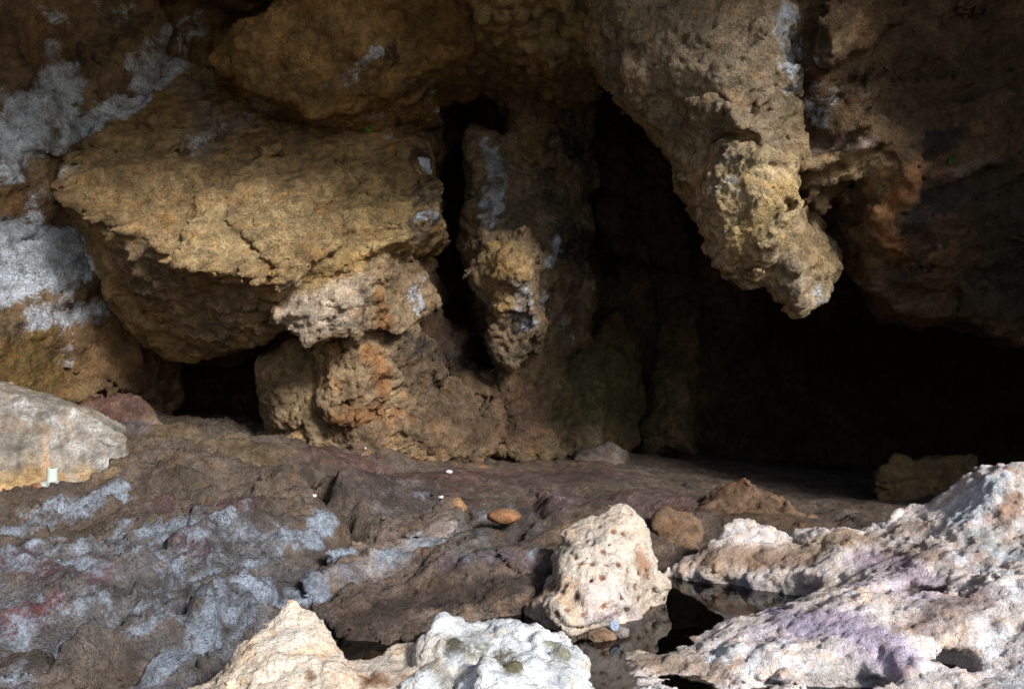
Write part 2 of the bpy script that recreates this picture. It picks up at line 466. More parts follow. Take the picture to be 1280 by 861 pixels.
part('ceiling_slab', [
    H([(272, 80, 5.5), (298, 42, 5.4), (370, -30, 5.2), (490, -60, 5.1), (610, -40, 5.3), (628, 42, 5.6), (590, 58, 5.7), (520, 66, 5.65), (445, 98, 5.5), (400, 144, 5.45), (335, 116, 5.42)], (0, 1.1, 0.05), r=.02),
    H([(405, 145, 5.6), (445, 95, 5.65), (480, 60, 5.75), (520, 75, 5.9), (545, 130, 6.1), (480, 160, 5.95)], (0, .7, 0), r=.02)],
    (.30, .19, .07), 'ochre brown slab hanging from the ceiling', voxel=.018, blend=.02, seed=3,
    noise=relief(.05, .03, .009, facet=.03, facet_scale=3.2, strata=.012, along=(1, .2, .5), seed=3, crack=.03), fine=fine_relief(.006, 36, 3))

part('knobbly_ceiling', [H([(590, -40, 5.05), (600, 22, 5.2), (640, 44, 5.3), (690, 68, 5.4), (735, 50, 5.25), (765, -40, 4.95)], (0, 1.5, 0))],
     (.26, .19, .085), 'ceiling patch covered in small round knobs', voxel=.016, seed=5, noise=relief(.03, .03, .008, knob=.075, knob_scale=10, seed=5), fine=fine_relief(.005, 40, 5))

part('hanging_spur', [
    H([(720, -60, 4.95), (742, 52, 5.05), (798, 130, 5.0), (858, 192, 4.95), (995, 200, 4.78), (990, 60, 4.75), (975, -60, 4.65), (870, 40, 4.62), (905, 150, 4.55)], (0, .9, .15), r=.03),
    H([(858, 190, 4.95), (898, 240, 4.85), (884, 288, 4.8), (900, 334, 4.76), (926, 352, 4.75), (960, 340, 4.74), (992, 245, 4.72), (995, 180, 4.76), (950, 200, 4.52), (935, 280, 4.54), (972, 300, 4.5)], (0, .7, .15), r=.02),
    H([(935, 300, 4.78), (962, 330, 4.77), (986, 370, 4.77), (1002, 384, 4.76), (1040, 366, 4.88), (1038, 345, 4.92), (1010, 290, 4.85), (985, 245, 4.66), (992, 330, 4.6)], (0, .45, .15), r=.015)],
    (.40, .30, .17), 'pale ochre rock spur hanging from the ceiling', voxel=.0125, blend=.03, seed=6,
    cuts=[CR((955, 318, 4.55), (950, 300, 4.5), r=.014), CR((1000, 250, 4.62), (962, 290, 4.55), (925, 312, 4.6), r=.01), CR((985, 225, 4.6), (940, 262, 4.5), (900, 285, 4.65), r=.01), CR((890, 60, 4.55), (885, 10, 4.55), r=.012)], cutblend=.02,
    amp=.17, noise=relief(.04, .022, .009, facet=.035, facet_scale=5.5, strata=.02, along=(1, 0, .65), strata_scale=(1.5, 7, 4), seed=6, pits=.010, pit_scale=17, crack=.035, crack_scale=(1.6, 6, 3)), fine=fine_relief(.006, 36, 6))

part('shoulder_rock', [
    H([(950, -60, 4.72), (965, 185, 4.82), (1060, 195, 4.95), (1150, 215, 4.95), (1165, 345, 5.2), (1125, 395, 5.35), (1000, 240, 4.9), (1300, 420, 5.3), (1380, 300, 4.9), (1380, -80, 4.6), (1150, -80, 4.6)], (0, 1.2, .1)),
    H([(1005, 198, 4.72), (1040, 178, 4.7), (1085, 180, 4.74), (1094, 193, 4.84), (1060, 208, 4.9), (1012, 206, 4.85)], (0, .4, .05), r=.012),
    H([(1143, 203, 4.8), (1165, 222, 4.82), (1215, 216, 4.82), (1242, 203, 4.82), (1190, 195, 4.8)], (0, .4, .08), r=.012),
    H([(1037, 58, 4.55), (1046, 68, 4.57), (1085, 48, 4.65), (1140, 22, 4.65), (1110, -60, 4.5), (1060, -60, 4.5)], (.1, .4, .15), r=.02),
    H([(1160, 225, 5.2), (1205, 215, 5.15), (1185, 330, 5.3), (1160, 370, 5.5), (1130, 372, 5.6)], (0, .4, 0), r=.03)],
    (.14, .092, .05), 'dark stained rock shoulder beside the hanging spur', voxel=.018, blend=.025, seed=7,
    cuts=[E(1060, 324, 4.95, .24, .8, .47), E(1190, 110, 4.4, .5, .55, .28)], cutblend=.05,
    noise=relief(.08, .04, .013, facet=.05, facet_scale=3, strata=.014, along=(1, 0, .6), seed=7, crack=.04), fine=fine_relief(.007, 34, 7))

part('rock_column', [
    H([(598, 160, 6.45), (591, 200, 6.38), (588, 320, 6.12), (600, 385, 6.12), (640, 300, 5.98), (690, 300, 6.1), (650, 180, 6.4), (730, 230, 6.75), (735, 420, 6.65), (650, 470, 6.2), (625, 445, 6.15), (700, 440, 6.3)], (0, 1.1, 0), r=.03),
    H([(640, 50, 6.5), (642, 190, 6.42), (700, 50, 6.45), (690, 210, 6.4), (735, 120, 6.8), (740, 230, 6.8)], (0, 1, 0), r=.03),
    H([(590, 325, 5.9), (603, 302, 5.85), (640, 294, 5.78), (668, 308, 5.82), (690, 345, 5.95), (668, 415, 5.95), (640, 450, 5.98), (613, 415, 5.9), (597, 370, 5.85), (630, 340, 5.62), (655, 350, 5.68)], (0, .6, 0), r=.015),
    H([(640, 460, 6.2), (690, 460, 6.3), (612, 565, 6.25), (680, 575, 6.1), (755, 570, 6.5), (745, 440, 6.75)], (0, 1, 0), r=.04)],
    (.27, .20, .12), 'rock column with a knobbly ochre bulge', voxel=.016, blend=.03, seed=8,
    noise=relief(.05, .035, .014, facet=.04, facet_scale=4.5, strata=.014, along=(1, 0, .7), seed=8, pits=.016, pit_scale=13, crack=.04), fine=fine_relief(.008, 34, 8))

part('side_face', [
    H([(400, 150, 6.0), (470, 58, 6.1), (525, 80, 6.4), (545, 130, 6.7), (542, 300, 6.5), (530, 400, 6.3), (470, 300, 5.85), (525, 200, 6.05)], (0, 1, 0), r=.03)],
    (.19, .13, .07), 'fractured wall face stained white and black', voxel=.02, seed=9,
    noise=relief(.05, .04, .012, facet=.05, facet_scale=4, strata=.012, seed=9, crack=.05), fine=fine_relief(.008, 32, 9))

part('buttress', [
    H([(352, 372, 5.15), (366, 345, 5.18), (420, 303, 5.22), (500, 290, 5.45), (512, 328, 5.55), (470, 362, 5.25), (380, 382, 5.1)], (0, .9, 0), r=.01),
    H([(346, 398, 5.0), (354, 378, 5.04), (387, 354, 5.1), (470, 340, 5.18), (518, 332, 5.55), (545, 380, 5.75), (515, 398, 5.5), (440, 416, 5.04), (388, 423, 5.0), (362, 413, 5.0), (430, 375, 4.95)], (0, .9, 0.05), r=.014),
    H([(383, 420, 5.38), (440, 416, 5.3), (500, 398, 5.55), (548, 430, 5.85), (552, 500, 5.85), (480, 522, 5.45), (420, 527, 5.35), (393, 500, 5.4)], (0, .9, 0), r=.03),
    H([(326, 460, 5.62), (345, 440, 5.6), (380, 428, 5.62), (402, 500, 5.5), (385, 528, 5.5), (350, 532, 5.6), (328, 492, 5.62)], (0, .8, 0), r=.03),
    H([(325, 548, 5.8), (420, 520, 5.45), (480, 500, 5.5), (560, 470, 6.0), (625, 470, 6.35), (640, 545, 6.2), (560, 585, 5.8), (450, 580, 5.4), (380, 568, 5.5)], (0, 1, -.1), r=.05)],
    (.36, .26, .155), 'pale buttress with an overhanging nose', voxel=.0142, blend=.012, seed=10,
    cuts=[E(352, 478, 5.5, .05, .3, .07), CR((404, 425, 5.3), (398, 460, 5.33), (414, 505, 5.3), r=.02), CR((424, 425, 5.28), (418, 465, 5.28), (432, 508, 5.3), r=.022), CR((444, 423, 5.28), (438, 465, 5.28), (450, 505, 5.35), r=.02), CR((400, 525, 5.4), (470, 480, 5.4), (520, 450, 5.7), r=.012)], cutblend=.03,
    noise=relief(.04, .03, .012, facet=.03, facet_scale=5, strata=.014, along=(1, 0, .35), strata_scale=(1.5, 9, 6), seed=10, pits=.014, pit_scale=14, crack=.03), fine=fine_relief(.007, 36, 10))

for k, pts in enumerate(([(505, 405, 6.0), (540, 378, 6.15), (585, 420, 6.15), (592, 470, 6.2), (540, 462, 5.95)],
                         [(560, 472, 6.1), (622, 478, 6.25), (632, 545, 6.15), (575, 555, 5.9), (548, 512, 5.85)],
                         [(485, 500, 5.75), (530, 470, 5.85), (560, 500, 5.95), (555, 548, 5.85), (500, 552, 5.65)])):
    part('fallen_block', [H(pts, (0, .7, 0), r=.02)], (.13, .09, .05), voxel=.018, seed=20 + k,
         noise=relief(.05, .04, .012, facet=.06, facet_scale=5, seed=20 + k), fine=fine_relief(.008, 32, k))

for k, pts in enumerate(([(815, 492, 7.3), (850, 470, 7.2), (858, 565, 7.05), (812, 575, 7.05), (835, 380, 7.6), (870, 385, 7.6)],
                         [(700, 450, 6.95), (780, 385, 7.35), (800, 560, 7.1), (690, 575, 6.75), (720, 500, 6.7)],
                         [(720, 100, 7.3), (760, 300, 7.2), (860, 340, 7.4), (840, 150, 7.6)])):
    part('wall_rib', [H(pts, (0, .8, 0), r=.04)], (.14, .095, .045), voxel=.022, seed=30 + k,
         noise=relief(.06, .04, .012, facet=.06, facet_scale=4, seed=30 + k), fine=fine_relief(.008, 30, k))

# roof over the chamber, front edge set to shade the upper wall (seen only at the very top)
sdf_rock('cave_roof', [W([(-7, 1.3, 4.1), (-1, 2.0, 4.0), (1.5, 2.45, 3.9), (3.1, 3.1, 3.8), (4.3, 3.1, 3.8), (9, 3.3, 3.9), (9, 12, 3.4), (-7, 12, 3.4),
                          (-7, 3.5, 6), (9, 5, 6), (9, 12, 6), (-7, 12, 6)], .1),
                       W([(2.95, 3.7, 2.75), (3.4, 3.5, 1.6), (4.0, 3.3, .2), (9, 2.6, -.2), (9, 6, -.2), (4.6, 5.0, -.2), (3.05, 4.75, 2.75), (2.75, 3.3, 4.2), (9, 2.6, 4.2), (9, 6, 4.2), (2.6, 4.8, 4.2)], .08)],  # unseen rock added at the right to keep light off the shoulder
         BROWN, M_WALL, voxel=.13, warp=(.15, .8), seed=40, amp=.45,
         noise=relief(.15, .06, .0, facet=.08, facet_scale=1.6, seed=40), kind='structure', label='brown rock roof of the cave')
sdf_rock('cave_side', [W([(-7, -2.5, -1), (-3.9, -2.5, -1), (-3.7, 5.2, -1), (-7, 6, -1), (-7, -1, 4.6), (-4.1, -1, 4.6), (-3.7, 5.2, 4.6), (-7, 6, 4.6)], .1)],
         (.2, .15, .1), M_WALL, voxel=.11, warp=(.15, .8), seed=41, amp=.45, noise=relief(.15, .06, .0, facet=.08, facet_scale=1.6, seed=41), kind='structure', label='rough rock side of the cave')
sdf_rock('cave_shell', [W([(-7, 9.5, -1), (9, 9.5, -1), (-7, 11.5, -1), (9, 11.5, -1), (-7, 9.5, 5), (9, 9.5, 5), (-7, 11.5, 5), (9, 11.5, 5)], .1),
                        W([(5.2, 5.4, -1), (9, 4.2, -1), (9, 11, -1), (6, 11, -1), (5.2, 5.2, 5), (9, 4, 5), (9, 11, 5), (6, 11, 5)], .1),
                        W([(-7, 5, -1), (-4, 5, -1), (-4, 11, -1), (-7, 11, -1), (-7, 5, 5), (-4, 5, 5), (-4, 11, 5), (-7, 11, 5)], .1)],  # outer shell added behind everything against light leaks
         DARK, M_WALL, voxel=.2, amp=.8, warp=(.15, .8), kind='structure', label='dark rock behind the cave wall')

# ------------------------------------------------------------------ floor
ctrl = np.array([P(*q) for q in [
    (200, 532, 6.2), (300, 536, 7.0), (350, 548, 6.0), (450, 572, 5.7), (560, 580, 5.9), (640, 578, 6.1), (740, 572, 6.5), (850, 577, 7.0), (950, 582, 7.6), (1060, 584, 8.5), (1200, 600, 7.2), (1330, 600, 7),
    (200, 560, 5.3), (300, 572, 5.2), (440, 600, 5.0), (540, 612, 4.9), (650, 612, 5.0), (760, 612, 5.2), (880, 622, 5.2), (1000, 632, 5.2), (1100, 628, 5.5), (1000, 660, 4.5), (1100, 655, 4.6), (1250, 640, 4.8),
    (610, 668, 4.3), (655, 672, 4.2), (580, 655, 4.5), (700, 640, 4.5), (720, 660, 4.2), (800, 650, 4.5), (860, 690, 4.1),
    (60, 618, 4.45), (150, 608, 4.6), (10, 640, 4.4), (-60, 652, 4.3), (-60, 670, 4.0), (20, 662, 4.05), (100, 612, 4.6), (120, 660, 4.0), (250, 640, 4.2), (335, 622, 4.4), (350, 598, 4.7),
    (395, 660, 4.1), (420, 640, 4.4), (430, 690, 3.8), (395, 745, 3.4),
    (-60, 700, 3.6), (0, 705, 3.55), (100, 720, 3.4), (200, 735, 3.3), (290, 715, 3.45), (360, 715, 3.5), (300, 780, 3.05), (0, 805, 2.9), (-80, 800, 2.9), (100, 840, 2.7), (200, 815, 2.85), (0, 900, 2.45), (250, 850, 2.7), (-100, 900, 2.4)]])
low = np.array([(x, y, z) for x, y, z in [(-.3, 3.0, .08), (0, 2.6, .05), (.5, 2.6, .08), (.6, 3.3, .10), (1.0, 3.6, .12), (1.0, 2.6, .05), (-.5, 2.3, .05), (0, 3.3, .12), (.25, 3.75, .2), (2, 3, .1), (2.5, 3.8, .15), (-1.2, 2.1, .1), (1, 2, .0), (3, 2.4, .1)]])
ctrl = np.vstack([ctrl, low])
cxy = ctrl[:, :2]
def tps(d): return d * d * np.log(d + 1e-6)
dm = np.linalg.norm(cxy[:, None] - cxy[None], axis=2)
n = len(ctrl); A = np.zeros((n + 3, n + 3)); A[:n, :n] = tps(dm) + np.eye(n) * .02; A[:n, n:] = np.c_[np.ones(n), cxy]; A[n:, :n] = A[:n, n:].T
sol = np.linalg.solve(A, np.r_[ctrl[:, 2], 0, 0, 0])
def floor_base(xy):
    out = np.empty(len(xy))
    for s in range(0, len(xy), 60000):
        q = xy[s:s + 60000]; d = np.linalg.norm(q[:, None] - cxy[None], axis=2)
        out[s:s + 60000] = tps(d) @ sol[:n] + sol[n] + q @ sol[n + 1:]
    return np.clip(out, -.1, 1.2)
def seg_dist(xy, a, b):
    a, b = np.array(a)[:2], np.array(b)[:2]; t = np.clip(((xy - a) @ (b - a)) / ((b - a) @ (b - a)), 0, 1)
    return np.linalg.norm(xy - a - t[:, None] * (b - a), axis=1)
def floor_z(xy):
    z = floor_base(xy)
    p = np.c_[xy, np.zeros(len(xy))].astype(F32)
    w = xy + .05 * np.c_[perlin(p * 3, 60), perlin(p * 3, 61)]
    rough = sstep(0, 1, (5.6 - xy[:, 1]) / 1.8) * .55 + .6           # rougher towards the mouth
    leftness = sstep(-.3, -.9, xy[:, 0])
    R = frame((1, .5, 0), (0, 0, 1))
    z = z + .05 * fbm(p * 2.2, 3, .5, 62) * rough
    z = z + (.014 + .044 * leftness) * rough * fbm((p @ R.T) * np.array([1.6, 6.5, 1], F32), 4, .55, 63, ridged=True)
    z = z + (.024 + .026 * leftness) * rough * facets(p + .06 * perlin(p * 5, 2)[:, None], 4.2, 64) * 4.2
    z = z + .009 * rough * fbm(p * 17, 3, .6, 65)
    d, v, h = worley(p * F32(9), 66); z = z - .016 * rough * (1 - sstep(.1, .4, d)) * (JIT[h][:, 1] > .5)
    st = fbm((p @ R.T) * np.array([.9, 2.6, 1], F32), 3, .5, 67); z = z + leftness * .07 * (sstep(-.06, .06, st) - .5) + leftness * .04 * (sstep(.2, .28, st) - .5)
    # the channel between the pale flow and the middle slab, small cracks, dark hollow
    for a, b, wd, dp in [((365, 598, 4.85), (400, 625, 4.5), .06, .12), ((400, 625, 4.5), (460, 672, 3.98), .07, .13), ((460, 672, 3.98), (400, 735, 3.4), .08, .15), ((400, 735, 3.4), (395, 790, 3.05), .05, .12),
                         ((10, 800, 2.92), (120, 795, 2.95), .12, .26), ((120, 795, 2.95), (230, 765, 3.1), .06, .2), ((180, 860, 2.62), (300, 790, 2.98), .04, .1), ((30, 735, 3.35), (150, 715, 3.5), .04, .06), ((130, 690, 3.75), (260, 665, 3.95), .04, .06), ((200, 610, 4.7), (340, 590, 4.9), .05, .05), ((470, 600, 4.95), (560, 625, 4.75), .04, .05), ((700, 600, 5.2), (900, 650, 4.5), .08, .06), ((660, 625, 4.75), (690, 655, 4.35), .05, .05)]:
        z = z - dp * np.exp(-(seg_dist(w, P(*a), P(*b)) / wd) ** 2)
    for c, rr, dp in [((65, 614, 4.36), .13, .05), ((0, 640, 4.3), .16, .07), ((-60, 655, 4.2), .2, .07), ((110, 618, 4.5), .1, .03), ((625, 660, 4.35), .22, .05), ((400, 668, 4.05), .18, .02)]:
        z = z - dp * np.exp(-((w - P(*c)[:2]) ** 2).sum(1) / rr ** 2)
    calm = np.exp(-(seg_dist(xy, P(66, 608, 4.36), P(30, 632, 4.3)) / .14) ** 2)          # flat spot where the candle stands
    z = z * (1 - calm) + .535 * calm
    return z
ys = [2.0]
while ys[-1] < 9.2: ys.append(ys[-1] * 1.0038)
ys = np.array(ys); xs = np.arange(-3.9, 4.9, .0145)
XX, YY = np.meshgrid(xs, ys)
fxy = np.c_[XX.ravel(), YY.ravel()]; fz = floor_z(fxy)
V = np.c_[fxy, fz].astype(F32)
ii = np.arange(len(V)).reshape(XX.shape)
Q = np.stack([ii[:-1, :-1], ii[:-1, 1:], ii[1:, 1:], ii[1:, :-1]], -1).reshape(-1, 4)
# small overhanging lips: shove the floor sideways a little
pv = V.copy()
V[:, 0] += .02 * fbm(pv * F32(7), 3, .6, 70); V[:, 1] += .02 * fbm(pv * F32(7), 3, .6, 71)
floor = register('cave_floor', V, Q, (.15, .115, .09), M_FLOOR, kind='structure', label='uneven brown and violet rock floor of the cave')
print('floor', len(V), time.time() - T0)
def ground_at(px, py, Y):
    p = P(px, py, Y); return float(floor_z(np.array([p[:2]]))[0])

for k, pts in enumerate(([(292, 745, 3.25), (300, 705, 3.5), (350, 690, 3.62), (392, 712, 3.45), (390, 745, 3.25), (335, 775, 3.08)],
                         [(228, 775, 3.1), (245, 745, 3.25), (290, 728, 3.35), (318, 768, 3.1), (292, 808, 2.88), (240, 800, 2.92)],
                         [(150, 868, 2.62), (195, 806, 2.9), (236, 792, 2.95), (250, 822, 2.78), (205, 880, 2.52)],
                         [(-30, 860, 2.65), (0, 820, 2.85), (40, 815, 2.85), (60, 850, 2.68), (10, 890, 2.48)],
                         [(100, 705, 3.55), (125, 685, 3.7), (165, 690, 3.65), (160, 715, 3.45), (115, 722, 3.4)],
                         [(480, 612, 4.8), (500, 595, 4.95), (540, 598, 4.95), (545, 618, 4.75), (500, 628, 4.65)])):
    sdf_rock('floor_slab', [H(pts, (0, .1, -.25), r=.03)], (.19, .17, .17), M_FLOOR, parent=floor, voxel=.013, warp=(.05, 3.5), seed=140 + k, noise=relief(.02, .016, .007, facet=.02, facet_scale=7, strata=.008, seed=140 + k), fine=fine_relief(.004, 50, k))
gs = np.linspace(-120, 120, 61); GX, GY = np.meshgrid(gs, gs)
gp = np.c_[GX.ravel(), GY.ravel(), np.zeros(GX.size)].astype(F32)
gz = -.35 + .25 * fbm(gp * F32(.07), 3, .5, 80)
gp[:, 2] = gz; gi = np.arange(len(gp)).reshape(GX.shape)
register('ground', gp, np.stack([gi[:-1, :-1], gi[:-1, 1:], gi[1:, 1:], gi[1:, :-1]], -1).reshape(-1, 4), (.34, .29, .24), M_FLOOR, kind='structure', label='pale rocky ground outside the cave mouth')

# ------------------------------------------------------------------ rocks standing on the floor
def rock(name, adds, tint, label, cat, mat=None, **k):
    return sdf_rock(name, adds, tint, mat or M_NEAR, label=label, category=cat, **k)
DN = (0, .12, -.45)
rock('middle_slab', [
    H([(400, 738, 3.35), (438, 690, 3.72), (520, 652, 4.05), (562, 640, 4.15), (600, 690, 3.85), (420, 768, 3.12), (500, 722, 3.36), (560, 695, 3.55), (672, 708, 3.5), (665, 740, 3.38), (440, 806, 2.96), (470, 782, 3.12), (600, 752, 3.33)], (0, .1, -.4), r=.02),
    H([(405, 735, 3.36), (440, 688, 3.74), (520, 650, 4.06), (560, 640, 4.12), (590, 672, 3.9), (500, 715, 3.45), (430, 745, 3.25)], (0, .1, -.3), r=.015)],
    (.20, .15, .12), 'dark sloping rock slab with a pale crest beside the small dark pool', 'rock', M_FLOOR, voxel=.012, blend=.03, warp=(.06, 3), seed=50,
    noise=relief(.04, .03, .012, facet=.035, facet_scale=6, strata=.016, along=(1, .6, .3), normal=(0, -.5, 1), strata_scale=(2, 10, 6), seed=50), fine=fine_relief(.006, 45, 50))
rock('tan_rock', [
    H([(190, 890, 2.35), (300, 800, 2.52), (345, 763, 2.57), (362, 747, 2.6), (396, 775, 2.57), (432, 822, 2.47), (440, 910, 2.2), (250, 920, 2.15)], (-.05, .2, -.5), r=.02),
    H([(428, 832, 2.5), (450, 812, 2.57), (490, 786, 2.65), (556, 790, 2.6), (570, 910, 2.2), (430, 910, 2.2)], DN, r=.03)],
    (.76, .66, .54), 'tan pointed rock with a brown hollow beside the bluish white rock', 'rock', voxel=.009, blend=.03, warp=(.03, 4), seed=51,
    cuts=[E(482, 838, 2.37, .075, .09, .04), E(388, 837, 2.38, .018, .05, .018), E(372, 823, 2.42, .012, .05, .014)], cutblend=.012,
    noise=relief(.012, .012, .006, facet=.014, facet_scale=9, seed=51, pits=.006, pit_scale=26), fine=fine_relief(.003, 90, 51))
rock('white_rock', [
    H([(530, 812, 2.5), (572, 786, 2.6), (605, 778, 2.65), (660, 772, 2.66), (692, 788, 2.62), (720, 828, 2.54), (742, 880, 2.4), (640, 900, 2.2), (530, 900, 2.25)], DN, r=.03),
    H([(590, 860, 2.25), (620, 822, 2.36), (650, 835, 2.35), (660, 880, 2.25), (600, 900, 2.2)], DN, r=.025)],
    (.70, .74, .77), 'knobbly bluish white rock with mossy brown stains', 'rock', voxel=.009, blend=.02, warp=(.04, 4), seed=52,
    noise=relief(.03, .03, .014, knob=.022, knob_scale=9, seed=52, pits=.01, pit_scale=20), fine=fine_relief(.004, 80, 52))
rock('pitted_rock', [
    H([(690, 692, 3.42), (704, 660, 3.42), (736, 645, 3.46), (775, 634, 3.46), (806, 648, 3.42), (823, 678, 3.38), (826, 700, 3.36), (806, 750, 3.22), (740, 745, 3.08), (704, 728, 3.15)], (.02, .18, -.3), r=.02),
    H([(652, 748, 3.3), (690, 708, 3.35), (740, 702, 3.18), (800, 722, 3.22), (817, 745, 3.27), (796, 766, 3.2), (746, 784, 3.1), (712, 796, 3.05), (688, 768, 3.1)], (0, .18, -.4), r=.02),
    H([(818, 698, 3.42), (838, 710, 3.42), (840, 722, 3.4), (815, 742, 3.36)], (0, .1, -.3), r=.012)],
    (.66, .57, .48), 'cream rock full of brown pits standing between two pools', 'rock', voxel=.0085, blend=.03, warp=(.035, 4), seed=53,
    cuts=[E(735, 752, 3.07, .008, .07, .09), E(806, 706, 3.24, .035, .06, .03), E(806, 690, 3.3, .02, .05, .015)], cutblend=.012,
    noise=relief(.018, .016, .006, facet=.015, facet_scale=8, seed=53, pits=.018, pit_scale=23), pit_tint=(23, 53, (.26, .12, .065)), fine=fine_relief(.003, 85, 53))
rock('shore_ledge', [
    H([(838, 716, 3.85), (885, 688, 3.87), (930, 662, 3.87), (1010, 666, 3.82), (1000, 716, 3.58), (950, 718, 3.68), (860, 722, 3.78)], DN, r=.02),
    H([(990, 668, 3.82), (1060, 648, 3.78), (1172, 628, 3.68), (1190, 682, 3.3), (1060, 722, 3.38), (1000, 712, 3.55)], DN, r=.03),
    H([(1165, 634, 3.68), (1196, 600, 3.63), (1240, 578, 3.55), (1360, 545, 3.45), (1600, 540, 3.3), (1640, 720, 2.8), (1180, 684, 3.28)], DN, r=.03),
    H([(785, 822, 2.9), (860, 808, 2.97), (940, 782, 3.12), (1012, 742, 3.34), (1060, 722, 3.38), (1190, 682, 3.3), (1380, 695, 2.95), (1640, 720, 2.75), (1640, 920, 2.1), (1130, 890, 2.4), (1000, 850, 2.58), (810, 866, 2.56), (780, 838, 2.74)], (0, .02, -.4), r=.03),
    H([(1005, 745, 3.28), (1022, 724, 3.36), (1065, 725, 3.36), (1080, 755, 3.15), (1010, 765, 3.1)], DN, r=.03),
    H([(1000, 800, 2.92), (1100, 730, 3.2), (1125, 740, 3.1), (1180, 830, 2.65), (1120, 850, 2.55)], DN, r=.04)],
    (.74, .67, .64), 'long pale violet grey rock ledge with pools and potholes', 'rock', voxel=.012, blend=.06, warp=(.05, 3), seed=54,
    cuts=[E(1022, 735, 3.28, .045, .06, .04), E(1058, 746, 3.2, .04, .06, .035), E(1155, 772, 2.96, .17, .16, .11), E(1182, 836, 2.6, .085, .12, .07), E(1010, 872, 2.5, .3, .11, .12),
          E(960, 693, 3.62, .05, .05, .035), E(990, 690, 3.58, .05, .06, .03), E(1075, 660, 3.5, .03, .05, .015), E(1230, 640, 3.3, .05, .06, .02), E(1205, 645, 3.35, .02, .05, .02)], cutblend=.03,
    noise=relief(.03, .016, .008, facet=.014, facet_scale=6, seed=54, pits=.012, pit_scale=16, strata=.008, along=(1, .3, .3), normal=(0, -.3, 1), strata_scale=(3, 9, 5)), fine=fine_relief(.005, 55, 54))

rock('boulder', [H(PL((0, 628, 4.45), (150, 604, 4.66), (100, 520, 4.80))((10, 492), (60, 508), (115, 522), (150, 546), (160, 575), (158, 612), (100, 622), (40, 640), (-90, 668), (-90, 540)) + [(-90, 464, 4.95), (8, 478, 4.98), (60, 494, 5.05), (118, 512, 5.05), (155, 540, 5.0)], (-.2, .6, -.02), shrink=.85, r=.008)],
     (.25, .225, .19), 'large pale grey boulder behind the candle', 'boulder', M_STONE, voxel=.011, warp=(.02, 3), seed=55, cuts=[CR((115, 600, 4.66), (130, 588, 4.68), (153, 583, 4.68), r=.01)],
     noise=relief(.014, .012, .006, facet=.014, facet_scale=6, strata=.007, along=(1, 0, .1), seed=55), fine=fine_relief(.003, 60, 55))
rock('red_rock', [H([(85, 520, 5.6), (105, 498, 5.65), (160, 492, 5.65), (186, 505, 5.6), (202, 530, 5.55), (150, 540, 5.5), (100, 540, 5.5)], (0, .3, -.1), r=.02)],
     (.13, .075, .06), 'rusty red rock lying behind the pale grey boulder', 'rock', M_STONE, voxel=.014, warp=(.03, 4), seed=56, noise=relief(.02, .02, .008, facet=.03, facet_scale=7, seed=56), fine=fine_relief(.004, 60, 56))
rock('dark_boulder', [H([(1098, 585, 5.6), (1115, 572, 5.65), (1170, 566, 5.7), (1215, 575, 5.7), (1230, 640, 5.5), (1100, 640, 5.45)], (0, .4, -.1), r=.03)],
     (.16, .11, .05), 'brown boulder in the darkness behind the pale ledge', 'boulder', M_STONE, voxel=.016, warp=(.04, 4), seed=57, noise=relief(.03, .03, .01, facet=.04, facet_scale=6, seed=57), fine=fine_relief(.004, 50, 57))
for k, (pts, lab, tint) in enumerate((
        ([(716, 572, 6.2), (722, 556, 6.25), (760, 550, 6.3), (776, 562, 6.25), (772, 580, 6.15), (720, 582, 6.1)], 'grey flat stone at the foot of the back wall', (.16, .13, .11)),
        ([(815, 650, 4.3), (832, 638, 4.35), (868, 640, 4.35), (880, 655, 4.3), (876, 692, 4.2), (825, 692, 4.15)], 'brown round stone between the cream pitted rock and the ledge', (.17, .11, .07)),
        ([(845, 645, 4.75), (880, 618, 4.9), (930, 600, 5.0), (975, 625, 4.95), (1015, 652, 4.8), (900, 668, 4.6)], 'brown hump of rock behind the round stone', (.15, .095, .06)))):
    rock('floor_stone', [H(pts, (0, .25, -.12), r=.03)], tint, lab, 'stone', M_STONE, voxel=.014, warp=(.04, 4), seed=58 + k, noise=relief(.025, .025, .008, facet=.02, facet_scale=6, seed=58 + k), fine=fine_relief(.004, 50, k))

def lump(name, c, r, tint, label, cat, mat, rot=0, seed=0, rough=.06, res=4):
    bm = bmesh.new(); bmesh.ops.create_icosphere(bm, subdivisions=res, radius=1)
    V = np.array([v.co for v in bm.verts], F32); Q = np.array([[v.index for v in f.verts] for f in bm.faces]); bm.free()
    d = 1 + rough * 2 * fbm(V * F32(1.3), 2, .5, seed) + rough * fbm(V * F32(5), 2, .5, seed + 3)
    V = V * d[:, None] * np.array(r, F32)
    c_, s_ = math.cos(rot), math.sin(rot); V = np.c_[V[:, 0] * c_ - V[:, 1] * s_, V[:, 0] * s_ + V[:, 1] * c_, V[:, 2]].astype(F32)
    o = register(name, V + np.array(c, F32), Q, tint, mat, label=label, category=cat); MESHES[-1]['clean'] = True
    return o
def on_floor(px, py, Y, r, sink=.25):
    p = P(px, py, Y); p[2] = ground_at(px, py, Y) + r * (1 - sink); return p
PEB = on_floor(630, 650, 4.38, .04, .1); lump('flat_stone', P(630, 645, 4.35), (.083, .07, .038), (.30, .16, .085), 'smooth oval reddish brown stone lying in the shallow hollow', 'stone', M_STONE, .2, 1, .04)
lump('lumpy_stone', P(566, 634, 4.22), (.062, .05, .045), (.30, .17, .09), 'small lumpy tan stone behind the pale crest of the dark slab', 'stone', M_STONE, .4, 2, .1)
lump('pool_stone', P(752, 795, 3.02), (.05, .04, .026), (.22, .15, .10), 'small brown stone at the foot of the cream pitted rock', 'stone', M_STONE, .3, 3, .1)
